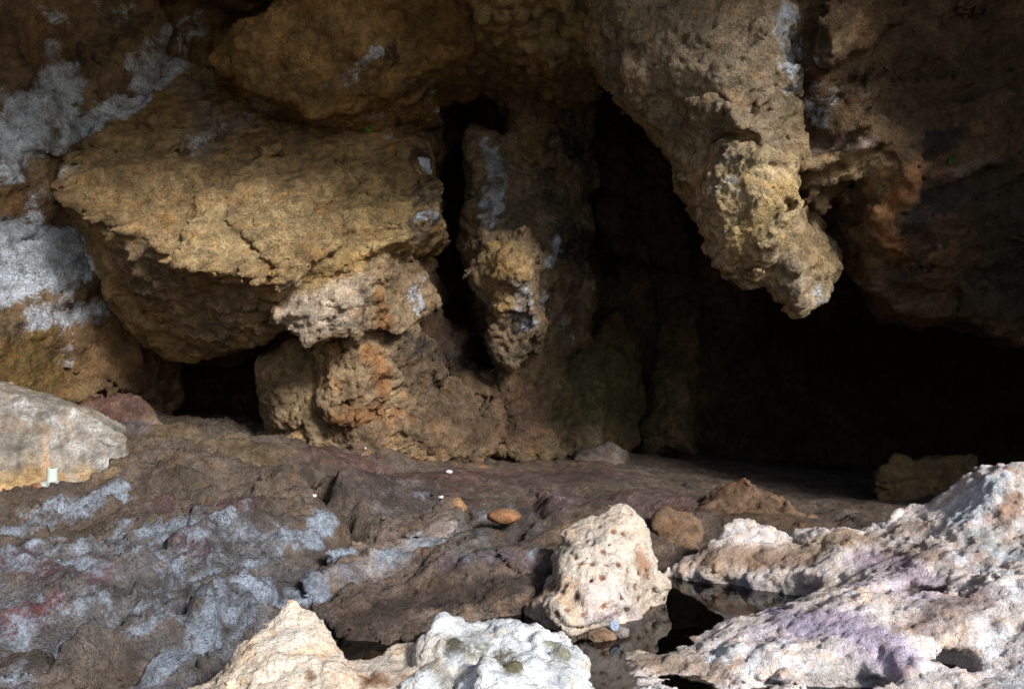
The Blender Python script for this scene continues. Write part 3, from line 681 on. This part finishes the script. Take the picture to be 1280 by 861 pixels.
lump('pool_stone', P(775, 791, 3.05), (.034, .03, .022), (.25, .22, .2), 'small grey stone beside the sea snail shell', 'stone', M_STONE, .1, 4, .1)

# pools -------------------------------------------------------------------------------
WATER = bpy.data.materials.new('water'); WATER.use_nodes = True
b = WATER.node_tree.nodes['Principled BSDF']; b.inputs['Base Color'].default_value = (.55, .60, .48, 1); b.inputs['Roughness'].default_value = .03
b.inputs['Transmission Weight'].default_value = 1; b.inputs['IOR'].default_value = 1.33
nz = WATER.node_tree.nodes.new('ShaderNodeTexNoise'); nz.inputs['Scale'].default_value = 14; bp = WATER.node_tree.nodes.new('ShaderNodeBump'); bp.inputs['Strength'].default_value = .05; bp.inputs['Distance'].default_value = .004
WATER.node_tree.links.new(nz.outputs['Fac'], bp.inputs['Height']); WATER.node_tree.links.new(bp.outputs[0], b.inputs['Normal'])
def pool(pts, z, label):
    bm = bmesh.new(); bm.faces.new([bm.verts.new((x, y, z)) for x, y in pts]); me = bpy.data.meshes.new('water'); bm.to_mesh(me); bm.free()
    o = bpy.data.objects.new('water', me); COL.objects.link(o); me.materials.append(WATER); o['kind'] = 'structure'; o['label'] = label
    return o
pool([(-.62, 2.55), (.22, 2.55), (.22, 3.2), (0, 3.45), (-.45, 3.35), (-.65, 2.9)], .25, 'small dark pool behind the bluish white rock')
pool([(.2251, 2.2), (1.6, 2.2), (1.6, 3.0), (1.5, 3.9), (.6, 4.02), (.3, 3.6), (.2251, 3.2)], .2505, 'dark clear pool between the cream pitted rock and the ledge')
q = P(1182, 833, 2.6)
pool([(q[0] - .12, q[1] - .15), (q[0] + .12, q[1] - .15), (q[0] + .12, q[1] + .15), (q[0] - .12, q[1] + .15)], q[2] - .02, 'little puddle in a pothole of the ledge')

# candle ------------------------------------------------------------------------------
M_WAX = plain_material('candle_wax', (.50, .60, .54), .45, .4, .08, 30, sss=.15)
M_DRIP = plain_material('dripped_wax', (.42, .44, .43), .6, .35, .35, 60, bump=.6)
M_WICK = plain_material('burnt_wick', (.02, .018, .015), .9, .1)
def empty(name, loc, **props):
    o = bpy.data.objects.new(name, None); COL.objects.link(o); o.location = loc; o.empty_display_size = .1
    for a, c in props.items(): o[a] = c
    return o
def mesh_obj(name, bm, mat, parent=None, smooth=True, **props):
    me = bpy.data.meshes.new(name); bm.to_mesh(me); bm.free(); me.materials.append(mat)
    for p in me.polygons: p.use_smooth = smooth
    o = bpy.data.objects.new(name, me); COL.objects.link(o); o.parent = parent
    for a, c in props.items(): o[a] = c
    return o
cb = P(65, 606, 4.38)
candle = empty('candle', cb, label='short white candle standing on dripped wax in front of the pale boulder', category='candle')
bm = bmesh.new(); rings = []
prof = [(0, .030), (.006, .0265), (.02, .0255), (.05, .0250), (.074, .0245), (.082, .0235), (.084, .021), (.080, .017), (.078, .004)]
for z, r in prof:
    rings.append([bm.verts.new((r * math.cos(a) * (1 + .04 * math.sin(3 * a + z * 60)) + z * .03, r * math.sin(a), z + .003 * math.sin(2 * a) * (z > .07))) for a in np.linspace(0, 2 * math.pi, 25)[:-1]])
for a, c in zip(rings, rings[1:]):
    for i in range(24): bm.faces.new((a[i], a[(i + 1) % 24], c[(i + 1) % 24], c[i]))
bm.faces.new(rings[-1]); mesh_obj('wax_body', bm, M_WAX, candle)
bm = bmesh.new(); bmesh.ops.create_cone(bm, cap_ends=True, segments=8, radius1=.0018, radius2=.0012, depth=.014)
for v in bm.verts: v.co += Vector((.0025 + v.co.z * .3, 0, .083))
mesh_obj('wick', bm, M_WICK, candle)
bm = bmesh.new(); bmesh.ops.create_icosphere(bm, subdivisions=4, radius=1)
nv = np.array([v.co for v in bm.verts], F32); dd = 1 + .35 * fbm(nv * F32(2.2), 3, .55, 90)
for v, d in zip(bm.verts, dd): v.co = Vector((v.co.x * .075 * d + .005, v.co.y * .05 * d - .02, (v.co.z * .028 * d - .006)))
mesh_obj('wax_pool', bm, M_DRIP, candle)
for k, (dx, dy, dz, r) in enumerate(((-.045, -.045, .0, .028), (.035, -.05, .0, .02))):
    lump('stone_chip', cb + np.array([dx, dy, dz]), (r, r * .8, r * .6), (.30, .16, .09), ('larger brown stone chip caught in the dripped wax under the candle', 'smaller brown stone chip caught in the dripped wax under the candle')[k], 'stone', M_STONE, k, 95 + k, .15, 3)

# shell and scraps, sprigs ---------------------------------------------------------------
M_SHELL = plain_material('shell', (.30, .36, .48), .35, .5, .5, 160)
bm = bmesh.new(); rings = []
for i in range(60):                                                 # a little coiled top shell
    t = i / 59; a = t * 2 * math.pi * 2.6; R0 = .014 * (1 - t) ** .9; r = .0095 * (1 - t) ** .9 + .0006
    c = Vector((R0 * math.cos(a), R0 * math.sin(a), .020 * t + .004)); o = Vector((math.cos(a), math.sin(a), 0))
    rings.append([bm.verts.new(c + o * (r * math.cos(u)) + Vector((0, 0, r * math.sin(u)))) for u in np.linspace(0, 2 * math.pi, 11)[:-1]])
for a, c in zip(rings, rings[1:]):
    for i in range(10): bm.faces.new((a[i], a[(i + 1) % 10], c[(i + 1) % 10], c[i]))
sh = mesh_obj('snail_shell', bm, M_SHELL, label='small bluish grey snail shell at the foot of the cream pitted rock', category='shell')
sh.location = P(766, 783, 3.03); sh.rotation_euler = (1.1, .3, .4)

M_SCRAP = plain_material('white_scrap', (.75, .77, .78), .6, .3, .1)
M_LEAF = plain_material('leaf', (.06, .22, .03), .5, .4, .4, 90)

run_jobs(); print('jobs', time.time() - T0)
# ------------------------------------------------------------------ find the rock surface where a mark sits
_allV = np.concatenate([m['V'] for m in MESHES]); _front = _allV[:, 1] > 1.5
_fv = _allV[_front]; _px = CX + _fv[:, 0] / _fv[:, 1] * F_PX; _py = CY - (_fv[:, 2] - CAM_Z) / _fv[:, 1] * F_PX
_cell = {}
_key = (np.floor(_px / 8).astype(np.int64) + 1000) * 4000 + np.floor(_py / 8).astype(np.int64) + 1000
_ord = np.argsort(_key); _ks = _key[_ord]
def hit(px, py):
    for rad in (0, 1, 2, 4):
        best = None; cx, cy = int(px // 8) + 1000, int(py // 8) + 1000
        for i in range(-rad, rad + 1):
            for j in range(-rad, rad + 1):
                kk = (cx + i) * 4000 + cy + j
                a, b2 = np.searchsorted(_ks, kk), np.searchsorted(_ks, kk + 1)
                if b2 > a:
                    c = _ord[a:b2]; d = c[_fv[c, 1].argmin()]
                    if best is None or _fv[d, 1] < _fv[best, 1]: best = d
        if best is not None: return _fv[best].copy()
    return P(px, py, 6)

# marks on the rock: kind, value, strength, radius (in picture units at the surface), path
L, S, R_ = 'lime', 'soot', 'rust'
MARKS = [
    # white lime on the wall at the left
    (L, 0, .85, 34, [(10, 175), (60, 130), (85, 105)]), (L, 0, .8, 24, [(0, 215), (50, 180), (150, 130)]), (L, 0, 1.0, 22, [(105, 165), (180, 115), (218, 75)]), (L, 0, .6, 18, [(175, 85), (215, 45)]),
    (L, 0, .5, 16, [(60, 15), (75, 20)]), (L, 0, .5, 14, [(120, 15), (128, 28)]), (L, 0, .45, 14, [(140, 30), (175, 10)]), (L, 0, 1.1, 42, [(-20, 350), (30, 340), (80, 325)]), (L, 0, 1.1, 26, [(0, 300), (95, 305)]), (L, 0, .62, 22, [(40, 395), (120, 385)]), (L, 0, .4, 22, [(0, 120), (10, 160)]),
    (L, 0, .4, 14, [(70, 75), (65, 60)]),
    (L, 0, .5, 22, [(45, 270), (80, 210)]), (L, 0, .45, 16, [(80, 410), (85, 450)]), ('t', (.20, .125, .06), .8, 35, [(20, 250), (70, 250)]), ('t', (.16, .10, .05), .8, 40, [(20, 50), (90, 60)]),
    ('t', (.17, .11, .035), .9, 50, [(20, 450), (70, 450)]), ('t', (.26, .16, .08), .8, 45, [(110, 430), (170, 460)]), (S, 0, .5, 30, [(0, 400), (20, 430)]), ('t', (.12, .09, .055), .7, 40, [(190, 490), (210, 520)]),
    (S, 0, .45, 22, [(110, 70), (190, 30)]), (L, 0, .4, 22, [(235, 60), (245, 20)]),
    # leaning block
    ('t', (.37, .26, .13), .8, 70, [(140, 200), (250, 180)]), ('t', (.42, .31, .16), .8, 60, [(270, 290), (360, 250)]), ('t', (.33, .215, .09), .7, 50, [(220, 120), (300, 150)]),
    (L, 0, .42, 18, [(240, 180), (270, 150), (310, 140)]), ('t', (.25, .21, .17), .6, 22, [(250, 190), (300, 145), (330, 135)]), ('t', (.25, .18, .11), .8, 60, [(170, 350), (250, 400), (300, 400)]),
    ('t', (.22, .17, .14), .7, 30, [(240, 100), (270, 150)]), ('t', (.36, .26, .12), .7, 60, [(450, 200), (470, 260)]),
    # slab, knobs, side face
    ('t', (.34, .225, .10), .7, 60, [(330, 70), (430, 40)]), ('t', (.22, .14, .05), .8, 40, [(520, 20), (560, 30)]), (L, 0, .62, 12, [(436, 98), (478, 66)]), (L, 0, .4, 10, [(400, 118), (436, 100)]),
    (L, 0, .55, 12, [(540, 110), (555, 150)]), (L, 0, .7, 9, [(535, 205), (540, 215)]), (L, 0, .55, 16, [(525, 265), (540, 262)]), (S, 0, .6, 25, [(530, 190), (540, 240), (535, 290)]), (S, 0, .5, 30, [(490, 80), (540, 120)]), (L, 0, .4, 14, [(470, 150), (490, 160)]),
    (R_, 0, .45, 20, [(500, 200), (520, 190)]), (L, 0, .45, 26, [(520, 350), (525, 380)]), (S, 0, .5, 20, [(540, 390), (560, 430)]), (S, 0, .55, 25, [(500, 430), (590, 440)]),
    # buttress
    ('t', (.56, .45, .34), .95, 42, [(370, 395), (440, 370)]), ('t', (.44, .31, .14), .9, 22, [(385, 350), (480, 305)]), ('t', (.42, .29, .17), .9, 35, [(410, 450), (430, 500)]), (R_, 0, .95, 15, [(480, 400), (483, 375)]),
    (R_, 0, .85, 18, [(470, 440), (480, 480)]), (R_, 0, .7, 20, [(420, 530), (470, 515)]), (R_, 0, .55, 20, [(440, 510), (510, 520)]), ('t', (.17, .12, .09), .8, 9, [(457, 365), (462, 410)]), ('t', (.30, .22, .12), .9, 30, [(350, 470), (370, 510)]),
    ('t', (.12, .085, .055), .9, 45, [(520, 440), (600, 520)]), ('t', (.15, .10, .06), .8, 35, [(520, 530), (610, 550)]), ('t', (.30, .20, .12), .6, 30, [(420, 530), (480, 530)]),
    # column
    ('t', (.48, .34, .16), .95, 28, [(615, 325), (655, 320)]), ('t', (.40, .29, .14), .8, 20, [(605, 350), (625, 385)]), (L, 0, .6, 20, [(620, 210), (610, 270)]), (L, 0, .55, 16, [(612, 180), (625, 220)]), (L, 0, .52, 18, [(650, 360), (660, 400)]),
    (L, 0, .6, 16, [(700, 310), (690, 330)]), (L, 0, .5, 18, [(680, 380), (715, 410)]), (S, 0, .8, 18, [(640, 400), (655, 405)]), (S, 0, .7, 25, [(690, 180), (720, 185)]), (R_, 0, .6, 10, [(630, 360), (640, 355)]), (S, 0, .75, 28, [(710, 300), (760, 330)]),
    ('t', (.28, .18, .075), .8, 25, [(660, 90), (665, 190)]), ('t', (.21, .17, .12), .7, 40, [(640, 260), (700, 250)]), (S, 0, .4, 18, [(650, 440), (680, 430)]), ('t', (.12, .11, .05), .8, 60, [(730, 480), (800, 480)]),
    ('t', (.20, .12, .08), .8, 35, [(640, 500), (650, 540)]), (R_, 0, .35, 25, [(620, 570), (760, 580)]),
    # shade of the upper recess, right hollow and crevice, put into the colour
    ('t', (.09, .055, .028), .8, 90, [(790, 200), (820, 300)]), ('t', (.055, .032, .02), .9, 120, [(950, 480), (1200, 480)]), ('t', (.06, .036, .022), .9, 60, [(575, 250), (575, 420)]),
    # spur
    ('t', (.30, .24, .17), .85, 90, [(780, 40), (900, 60)]), ('t', (.34, .27, .18), .8, 60, [(830, 130), (940, 140)]), ('t', (.50, .39, .22), .9, 55, [(930, 230), (980, 260), (940, 310)]), ('t', (.52, .37, .17), .85, 22, [(920, 300), (990, 230)]),
    ('t', (.46, .37, .26), .8, 30, [(990, 340), (1010, 370)]), (L, 0, .35, 40, [(940, 200), (900, 220)]), (L, 0, .6, 30, [(990, 20), (1000, 90)]), (L, 0, .5, 20, [(1000, 100), (1010, 130), (1020, 150)]), (S, 0, .45, 14, [(900, 180), (940, 160)]), (L, 0, .5, 14, [(1030, 372), (1060, 365)]),
    (S, 0, .4, 25, [(980, 40), (1000, 30)]),
    # shoulder
    ('t', (.34, .26, .22), .9, 16, [(1020, 188), (1085, 188)]), ('t', (.38, .22, .13), .9, 12, [(1150, 210), (1185, 218)]), ('t', (.30, .24, .2), .8, 10, [(1205, 218), (1235, 206)]), ('t', (.34, .25, .14), .9, 32, [(1030, 215), (1095, 230)]),  # last tint lightens the alcove rim in place of missing light
    ('t', (.34, .17, .07), .85, 22, [(1100, 270), (1140, 230)]), ('t', (.32, .15, .06), .8, 14, [(1105, 300), (1120, 330)]), (S, 0, .75, 28, [(1150, 270), (1190, 240)]), (S, 0, .6, 25, [(1130, 340), (1160, 300)]), (R_, 0, .5, 10, [(1160, 300), (1165, 330)]),
    ('t', (.32, .23, .13), .9, 16, [(1042, 60), (1075, 35)]), ('t', (.09, .06, .035), .8, 80, [(1130, 80), (1230, 100)]), (L, 0, .35, 22, [(1035, 120), (1030, 150)]), (S, 0, .7, 22, [(1165, 180), (1190, 160)]), ('t', (.06, .045, .03), .9, 70, [(1250, 250), (1270, 350)]),  # dark tints at the far right also put shade into the rock colour
    ('t', (.15, .145, .15), .75, 120, [(0, 680), (300, 690)]), ('t', (.14, .135, .14), .75, 100, [(0, 800), (300, 780)]), ('t', (.14, .125, .125), .6, 60, [(480, 620), (650, 650)]),  # floor's cool skylit shade put into the tint, mostly at the left
    # floor: browns and violets at the back, grey blue crust towards the mouth
    ('t', (.15, .085, .075), .8, 40, [(420, 560), (560, 590), (760, 590)]), ('t', (.13, .08, .085), .7, 60, [(700, 610), (900, 610)]), (R_, 0, .45, 22, [(600, 580), (740, 575)]), ('t', (.17, .12, .07), .8, 40, [(200, 540), (330, 560)]),
    ('t', (.16, .10, .10), .8, 28, [(200, 620), (300, 620)]), (L, 0, .65, 34, [(50, 640), (140, 615)]), (L, 0, .5, 25, [(20, 660), (150, 660)]), (L, 0, .9, 26, [(402, 640), (392, 670), (425, 682)]), (L, 0, .6, 22, [(300, 670), (380, 665)]),
    (L, 0, .9, 36, [(325, 725), (380, 730)]), (L, 0, .8, 32, [(265, 755), (255, 795)]), (L, 0, .75, 24, [(220, 810), (190, 840)]), (L, 0, .5, 22, [(110, 680), (120, 700)]), (L, 0, .45, 22, [(130, 780), (180, 770)]), (L, 0, .45, 30, [(0, 830), (20, 850)]),
    ('t', (.20, .08, .09), .85, 22, [(20, 770), (60, 745)]), ('t', (.17, .09, .11), .8, 18, [(110, 710), (120, 715)]), ('t', (.14, .085, .10), .8, 28, [(20, 700), (60, 710)]), ('t', (.16, .08, .10), .8, 20, [(230, 660), (250, 680)]), (R_, 0, .6, 9, [(200, 703), (205, 705)]), ('t', (.15, .095, .055), .9, 40, [(890, 625), (980, 640)]), ('t', (.10, .068, .06), .7, 50, [(450, 585), (760, 590)]),
    ('t', (.09, .07, .05), .8, 50, [(60, 810), (150, 800)]), ('t', (.18, .14, .10), .7, 30, [(330, 600), (360, 630)]), (L, 0, .45, 20, [(500, 600), (520, 610)]), ('t', (.16, .15, .14), .8, 32, [(590, 650), (600, 680)]), (L, 0, .3, 25, [(590, 660), (600, 680)]),  # first tint puts the shadow of the lower left hollow into the colour
    ('t', (.19, .13, .085), .8, 25, [(690, 670), (720, 640)]), (L, 0, .35, 20, [(670, 680), (690, 690)]),
    (L, 0, .46, 90, [(20, 680), (300, 680)]), (L, 0, .46, 80, [(60, 780), (280, 770)]), (L, 0, .25, 50, [(480, 610), (700, 620)]),
    # middle slab
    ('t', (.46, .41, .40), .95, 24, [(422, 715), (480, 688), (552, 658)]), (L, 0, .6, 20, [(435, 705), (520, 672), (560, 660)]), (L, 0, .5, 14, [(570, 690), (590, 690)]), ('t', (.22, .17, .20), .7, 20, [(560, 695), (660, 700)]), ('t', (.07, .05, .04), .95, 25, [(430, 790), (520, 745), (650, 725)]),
    # foreground rocks
    ('t', (.80, .70, .58), .8, 45, [(330, 820), (370, 780)]), ('t', (.24, .13, .07), .95, 22, [(470, 842), (495, 832)]), ('t', (.22, .12, .08), .9, 7, [(388, 837), (389, 840)]), ('t', (.70, .63, .55), .8, 30, [(440, 830), (530, 810)]),
    (L, 0, .4, 50, [(600, 810), (690, 800), (700, 840)]), ('t', (.16, .14, .07), .95, 18, [(575, 800), (625, 808), (645, 825)]), (S, 0, .6, 16, [(560, 815), (575, 805)]), (S, 0, .55, 14, [(690, 815), (705, 830)]), (S, 0, .5, 12, [(640, 790), (655, 800)]), ('t', (.22, .20, .11), .85, 13, [(688, 800), (708, 812)]), ('t', (.30, .28, .22), .7, 16, [(540, 830), (560, 850)]), (S, 0, .4, 16, [(580, 800), (600, 790)]),
    (S, 0, .38, 20, [(690, 830), (710, 850)]), (L, 0, .6, 25, [(650, 850), (620, 840)]),
    ('t', (.68, .60, .52), .8, 40, [(740, 690), (790, 680)]), ('t', (.70, .55, .42), .8, 20, [(700, 730), (720, 750)]), ('t', (.40, .22, .13), .85, 14, [(800, 690), (812, 705)]), ('t', (.68, .59, .57), .8, 25, [(750, 740), (780, 750)]), ('t', (.5, .43, .46), .7, 8, [(700, 785), (740, 775), (800, 762)]), ('t', (.26, .16, .10), .8, 14, [(660, 745), (680, 735)]),
    ('t', (.44, .33, .24), .9, 26, [(880, 700), (1000, 680), (1080, 665)]), ('t', (.22, .13, .09), .8, 16, [(950, 695), (1000, 700)]), (L, 0, .8, 34, [(1200, 630), (1230, 600)]), (R_, 0, .4, 16, [(1240, 640), (1270, 630)]), ('t', (.60, .5, .42), .7, 16, [(1240, 600), (1275, 590)]),
    ('t', (.74, .66, .72), .85, 45, [(960, 790), (1060, 770), (1100, 800)]), ('t', (.74, .65, .73), .8, 40, [(1100, 720), (1150, 740)]), (L, 0, .45, 45, [(900, 800), (1000, 830)]), (L, 0, .5, 50, [(1220, 680), (1270, 720)]), (L, 0, .55, 50, [(1250, 800), (1270, 850)]), ('t', (.32, .22, .18), .7, 30, [(1110, 690), (1200, 690)]), ('t', (.30, .22, .20), .7, 25, [(1180, 750), (1220, 740)]),
    ('t', (.36, .28, .20), .7, 30, [(790, 810), (860, 820)]), (L, 0, .5, 8, [(820, 850), (1090, 845)]),
    ('t', (.50, .42, .58), .7, 30, [(1020, 760), (1090, 790), (1120, 820)]), ('t', (.48, .38, .46), .75, 26, [(1080, 690), (1150, 720)]), ('t', (.36, .26, .20), .75, 18, [(860, 690), (1000, 690)]), ('t', (.40, .29, .22), .7, 16, [(1050, 660), (1150, 655)]), ('t', (.40, .27, .20), .8, 12, [(1265, 620), (1255, 650)]), ('t', (.52, .60, .70), .7, 26, [(1195, 640), (1225, 600)]), ('t', (.42, .46, .46), .7, 24, [(1230, 670), (1275, 690)]), ('t', (.34, .25, .24), .7, 26, [(1150, 780), (1220, 750)]), ('t', (.50, .44, .62), .7, 20, [(930, 740), (1000, 790)]), ('t', (.40, .30, .22), .7, 24, [(790, 830), (900, 830)]), ('t', (.25, .33, .6), .5, 7, [(960, 850), (1080, 845)]),
    ('t', (.44, .34, .25), .6, 22, [(270, 850), (300, 820)]), ('t', (.62, .45, .34), .5, 16, [(420, 850), (440, 830)]),
    # boulder with the candle
    (L, 0, .36, 40, [(20, 510), (90, 530), (130, 560)]), ('t', (.36, .23, .10), .85, 26, [(10, 600), (60, 595)]), ('t', (.36, .25, .13), .7, 16, [(110, 585), (140, 590)]), ('t', (.46, .30, .18), .85, 5, [(62, 530), (62, 585)]), ('t', (.30, .27, .24), .6, 30, [(80, 540), (130, 550)]), ('t', (.24, .21, .19), .7, 20, [(0, 510), (5, 550)]),
    ('t', (.15, .12, .12), .8, 16, [(160, 530), (180, 528)]),
]
def apply_marks():
    global MARKS
    for m in MESHES:
        if m.get('pit'):
            sc, sd, c = m['pit']; d, v, h = worley(m['V'] * F32(sc), sd)
            m['pitw'] = (1 - sstep(.2, .34, d)) * (JIT[h][:, 1] > .35) * .95; m['pitc'] = c
    for kind, val, s, rpx, path in MARKS:
        pts = [hit(*p) for p in path]
        if len(pts) == 1: pts = pts * 2
        r = rpx * float(np.mean([p[1] for p in pts])) / F_PX
        lo = np.min(pts, 0) - r * 1.6; hi = np.max(pts, 0) + r * 1.6
        for m in MESHES:
            if m.get('clean') or m['ob'].name.startswith('floor_stone'): continue
            V = m['V']
            sel = np.where(((V > lo) & (V < hi)).all(1))[0]
            if not len(sel): continue
            q = V[sel]; d = np.full(len(sel), 99, F32)
            for a, c in zip(pts, pts[1:]):
                ab = c - a; t = np.clip(((q - a) @ ab) / max(ab @ ab, 1e-9), 0, 1)
                d = np.minimum(d, np.linalg.norm(q - a - t[:, None] * ab, axis=1))
            d = d + r * .35 * perlin(q * F32(1.6 / r), 7)
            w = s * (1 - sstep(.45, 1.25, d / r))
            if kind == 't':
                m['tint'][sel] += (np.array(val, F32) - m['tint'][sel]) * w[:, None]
            else:
                ch = {'lime': 0, 'soot': 1, 'rust': 2}[kind]
                m['stain'][sel, ch] = np.maximum(m['stain'][sel, ch], w)
    for m in MESHES:
        if 'pitw' in m: m['tint'] += (np.array(m['pitc'], F32) - m['tint']) * m['pitw'][:, None]
        me = m['ob'].data; n = len(m['V'])
        for nm, arr in (('tint', m['tint']), ('stain', m['stain'])):
            a = me.attributes.new(nm, 'FLOAT_COLOR', 'POINT')
            a.data.foreach_set('color', np.c_[arr, np.ones(n)].astype(F32).ravel())
apply_marks()
print('marks', time.time() - T0)

for k, (px, py, ln, lab) in enumerate(((566, 591, .022, 'white scrap on the brown floor behind the oval stone'), (545, 619, .018, 'white scrap on the grey floor near the lumpy tan stone'),
                                       (395, 617, .016, 'white sliver beside the crack above the pale blue flow'), (456, 566, .02, 'thin white sliver at the foot of the orange stained buttress'))):
    p = hit(px, py); bm = bmesh.new()
    rr = np.random.RandomState(k); a0 = np.linspace(0, 2 * math.pi, 9)[:-1]
    top = [bm.verts.new((math.cos(a) * ln * (.7 + .4 * rr.rand()), math.sin(a) * ln * .45 * (.7 + .4 * rr.rand()), .005 + .004 * rr.rand())) for a in a0]
    bot = [bm.verts.new((v.co.x * .9, v.co.y * .9, -.004)) for v in top]
    bm.faces.new(top); bm.faces.new(bot[::-1])
    for i in range(8): bm.faces.new((bot[i], bot[(i + 1) % 8], top[(i + 1) % 8], top[i]))
    o = mesh_obj('white_scrap', bm, M_SCRAP, smooth=False, label=lab, category='scrap'); o.location = p + np.array([0, 0, .006]); o.rotation_euler = (.25, .1, rr.rand() * 3)

for k, (px, py, nl, sz, lab) in enumerate(((462, 160, 7, .034, 'bright green sprig growing under the ceiling slab'), (464, 132, 5, .026, 'tiny green sprig at the lower edge of the ceiling slab'),
                                           (93, 135, 6, .024, 'green sprig growing on the white lime streaks'), (115, 94, 5, .022, 'faint green sprig on dark stained rock above the lime streaks'), (1184, 206, 5, .026, 'small dark green sprig above the pinkish ledge of the dark shoulder'))):
    p = hit(px, py); e = empty('fern_sprig', p, label=lab, category='plant'); rr = np.random.RandomState(20 + k)
    for j in range(nl):
        a = rr.rand() * 2 * math.pi; up = .2 + .9 * rr.rand(); d = Vector((math.cos(a), -.8 - .4 * rr.rand(), math.sin(a) + .25)).normalized()
        side = d.cross(Vector((rr.normal(), rr.normal(), rr.normal()))).normalized(); nn = d.cross(side)
        bm = bmesh.new(); l = 1.35 * sz * (.7 + .6 * rr.rand()); cs = []
        for t, w in ((0, .04), (.3, .2), (.6, .26), (.85, .14), (1, .01)):
            c = d * (l * t) + Vector((0, 0, -.3 * l * t * t))
            cs.append((bm.verts.new(c - side * (w * l)), bm.verts.new(c + nn * (.06 * l)), bm.verts.new(c + side * (w * l))))
        for u, v in zip(cs, cs[1:]):
            bm.faces.new((u[0], u[1], v[1], v[0])); bm.faces.new((u[1], u[2], v[2], v[1]))
        mesh_obj('leaf', bm, M_LEAF, e)
print('done', time.time() - T0)
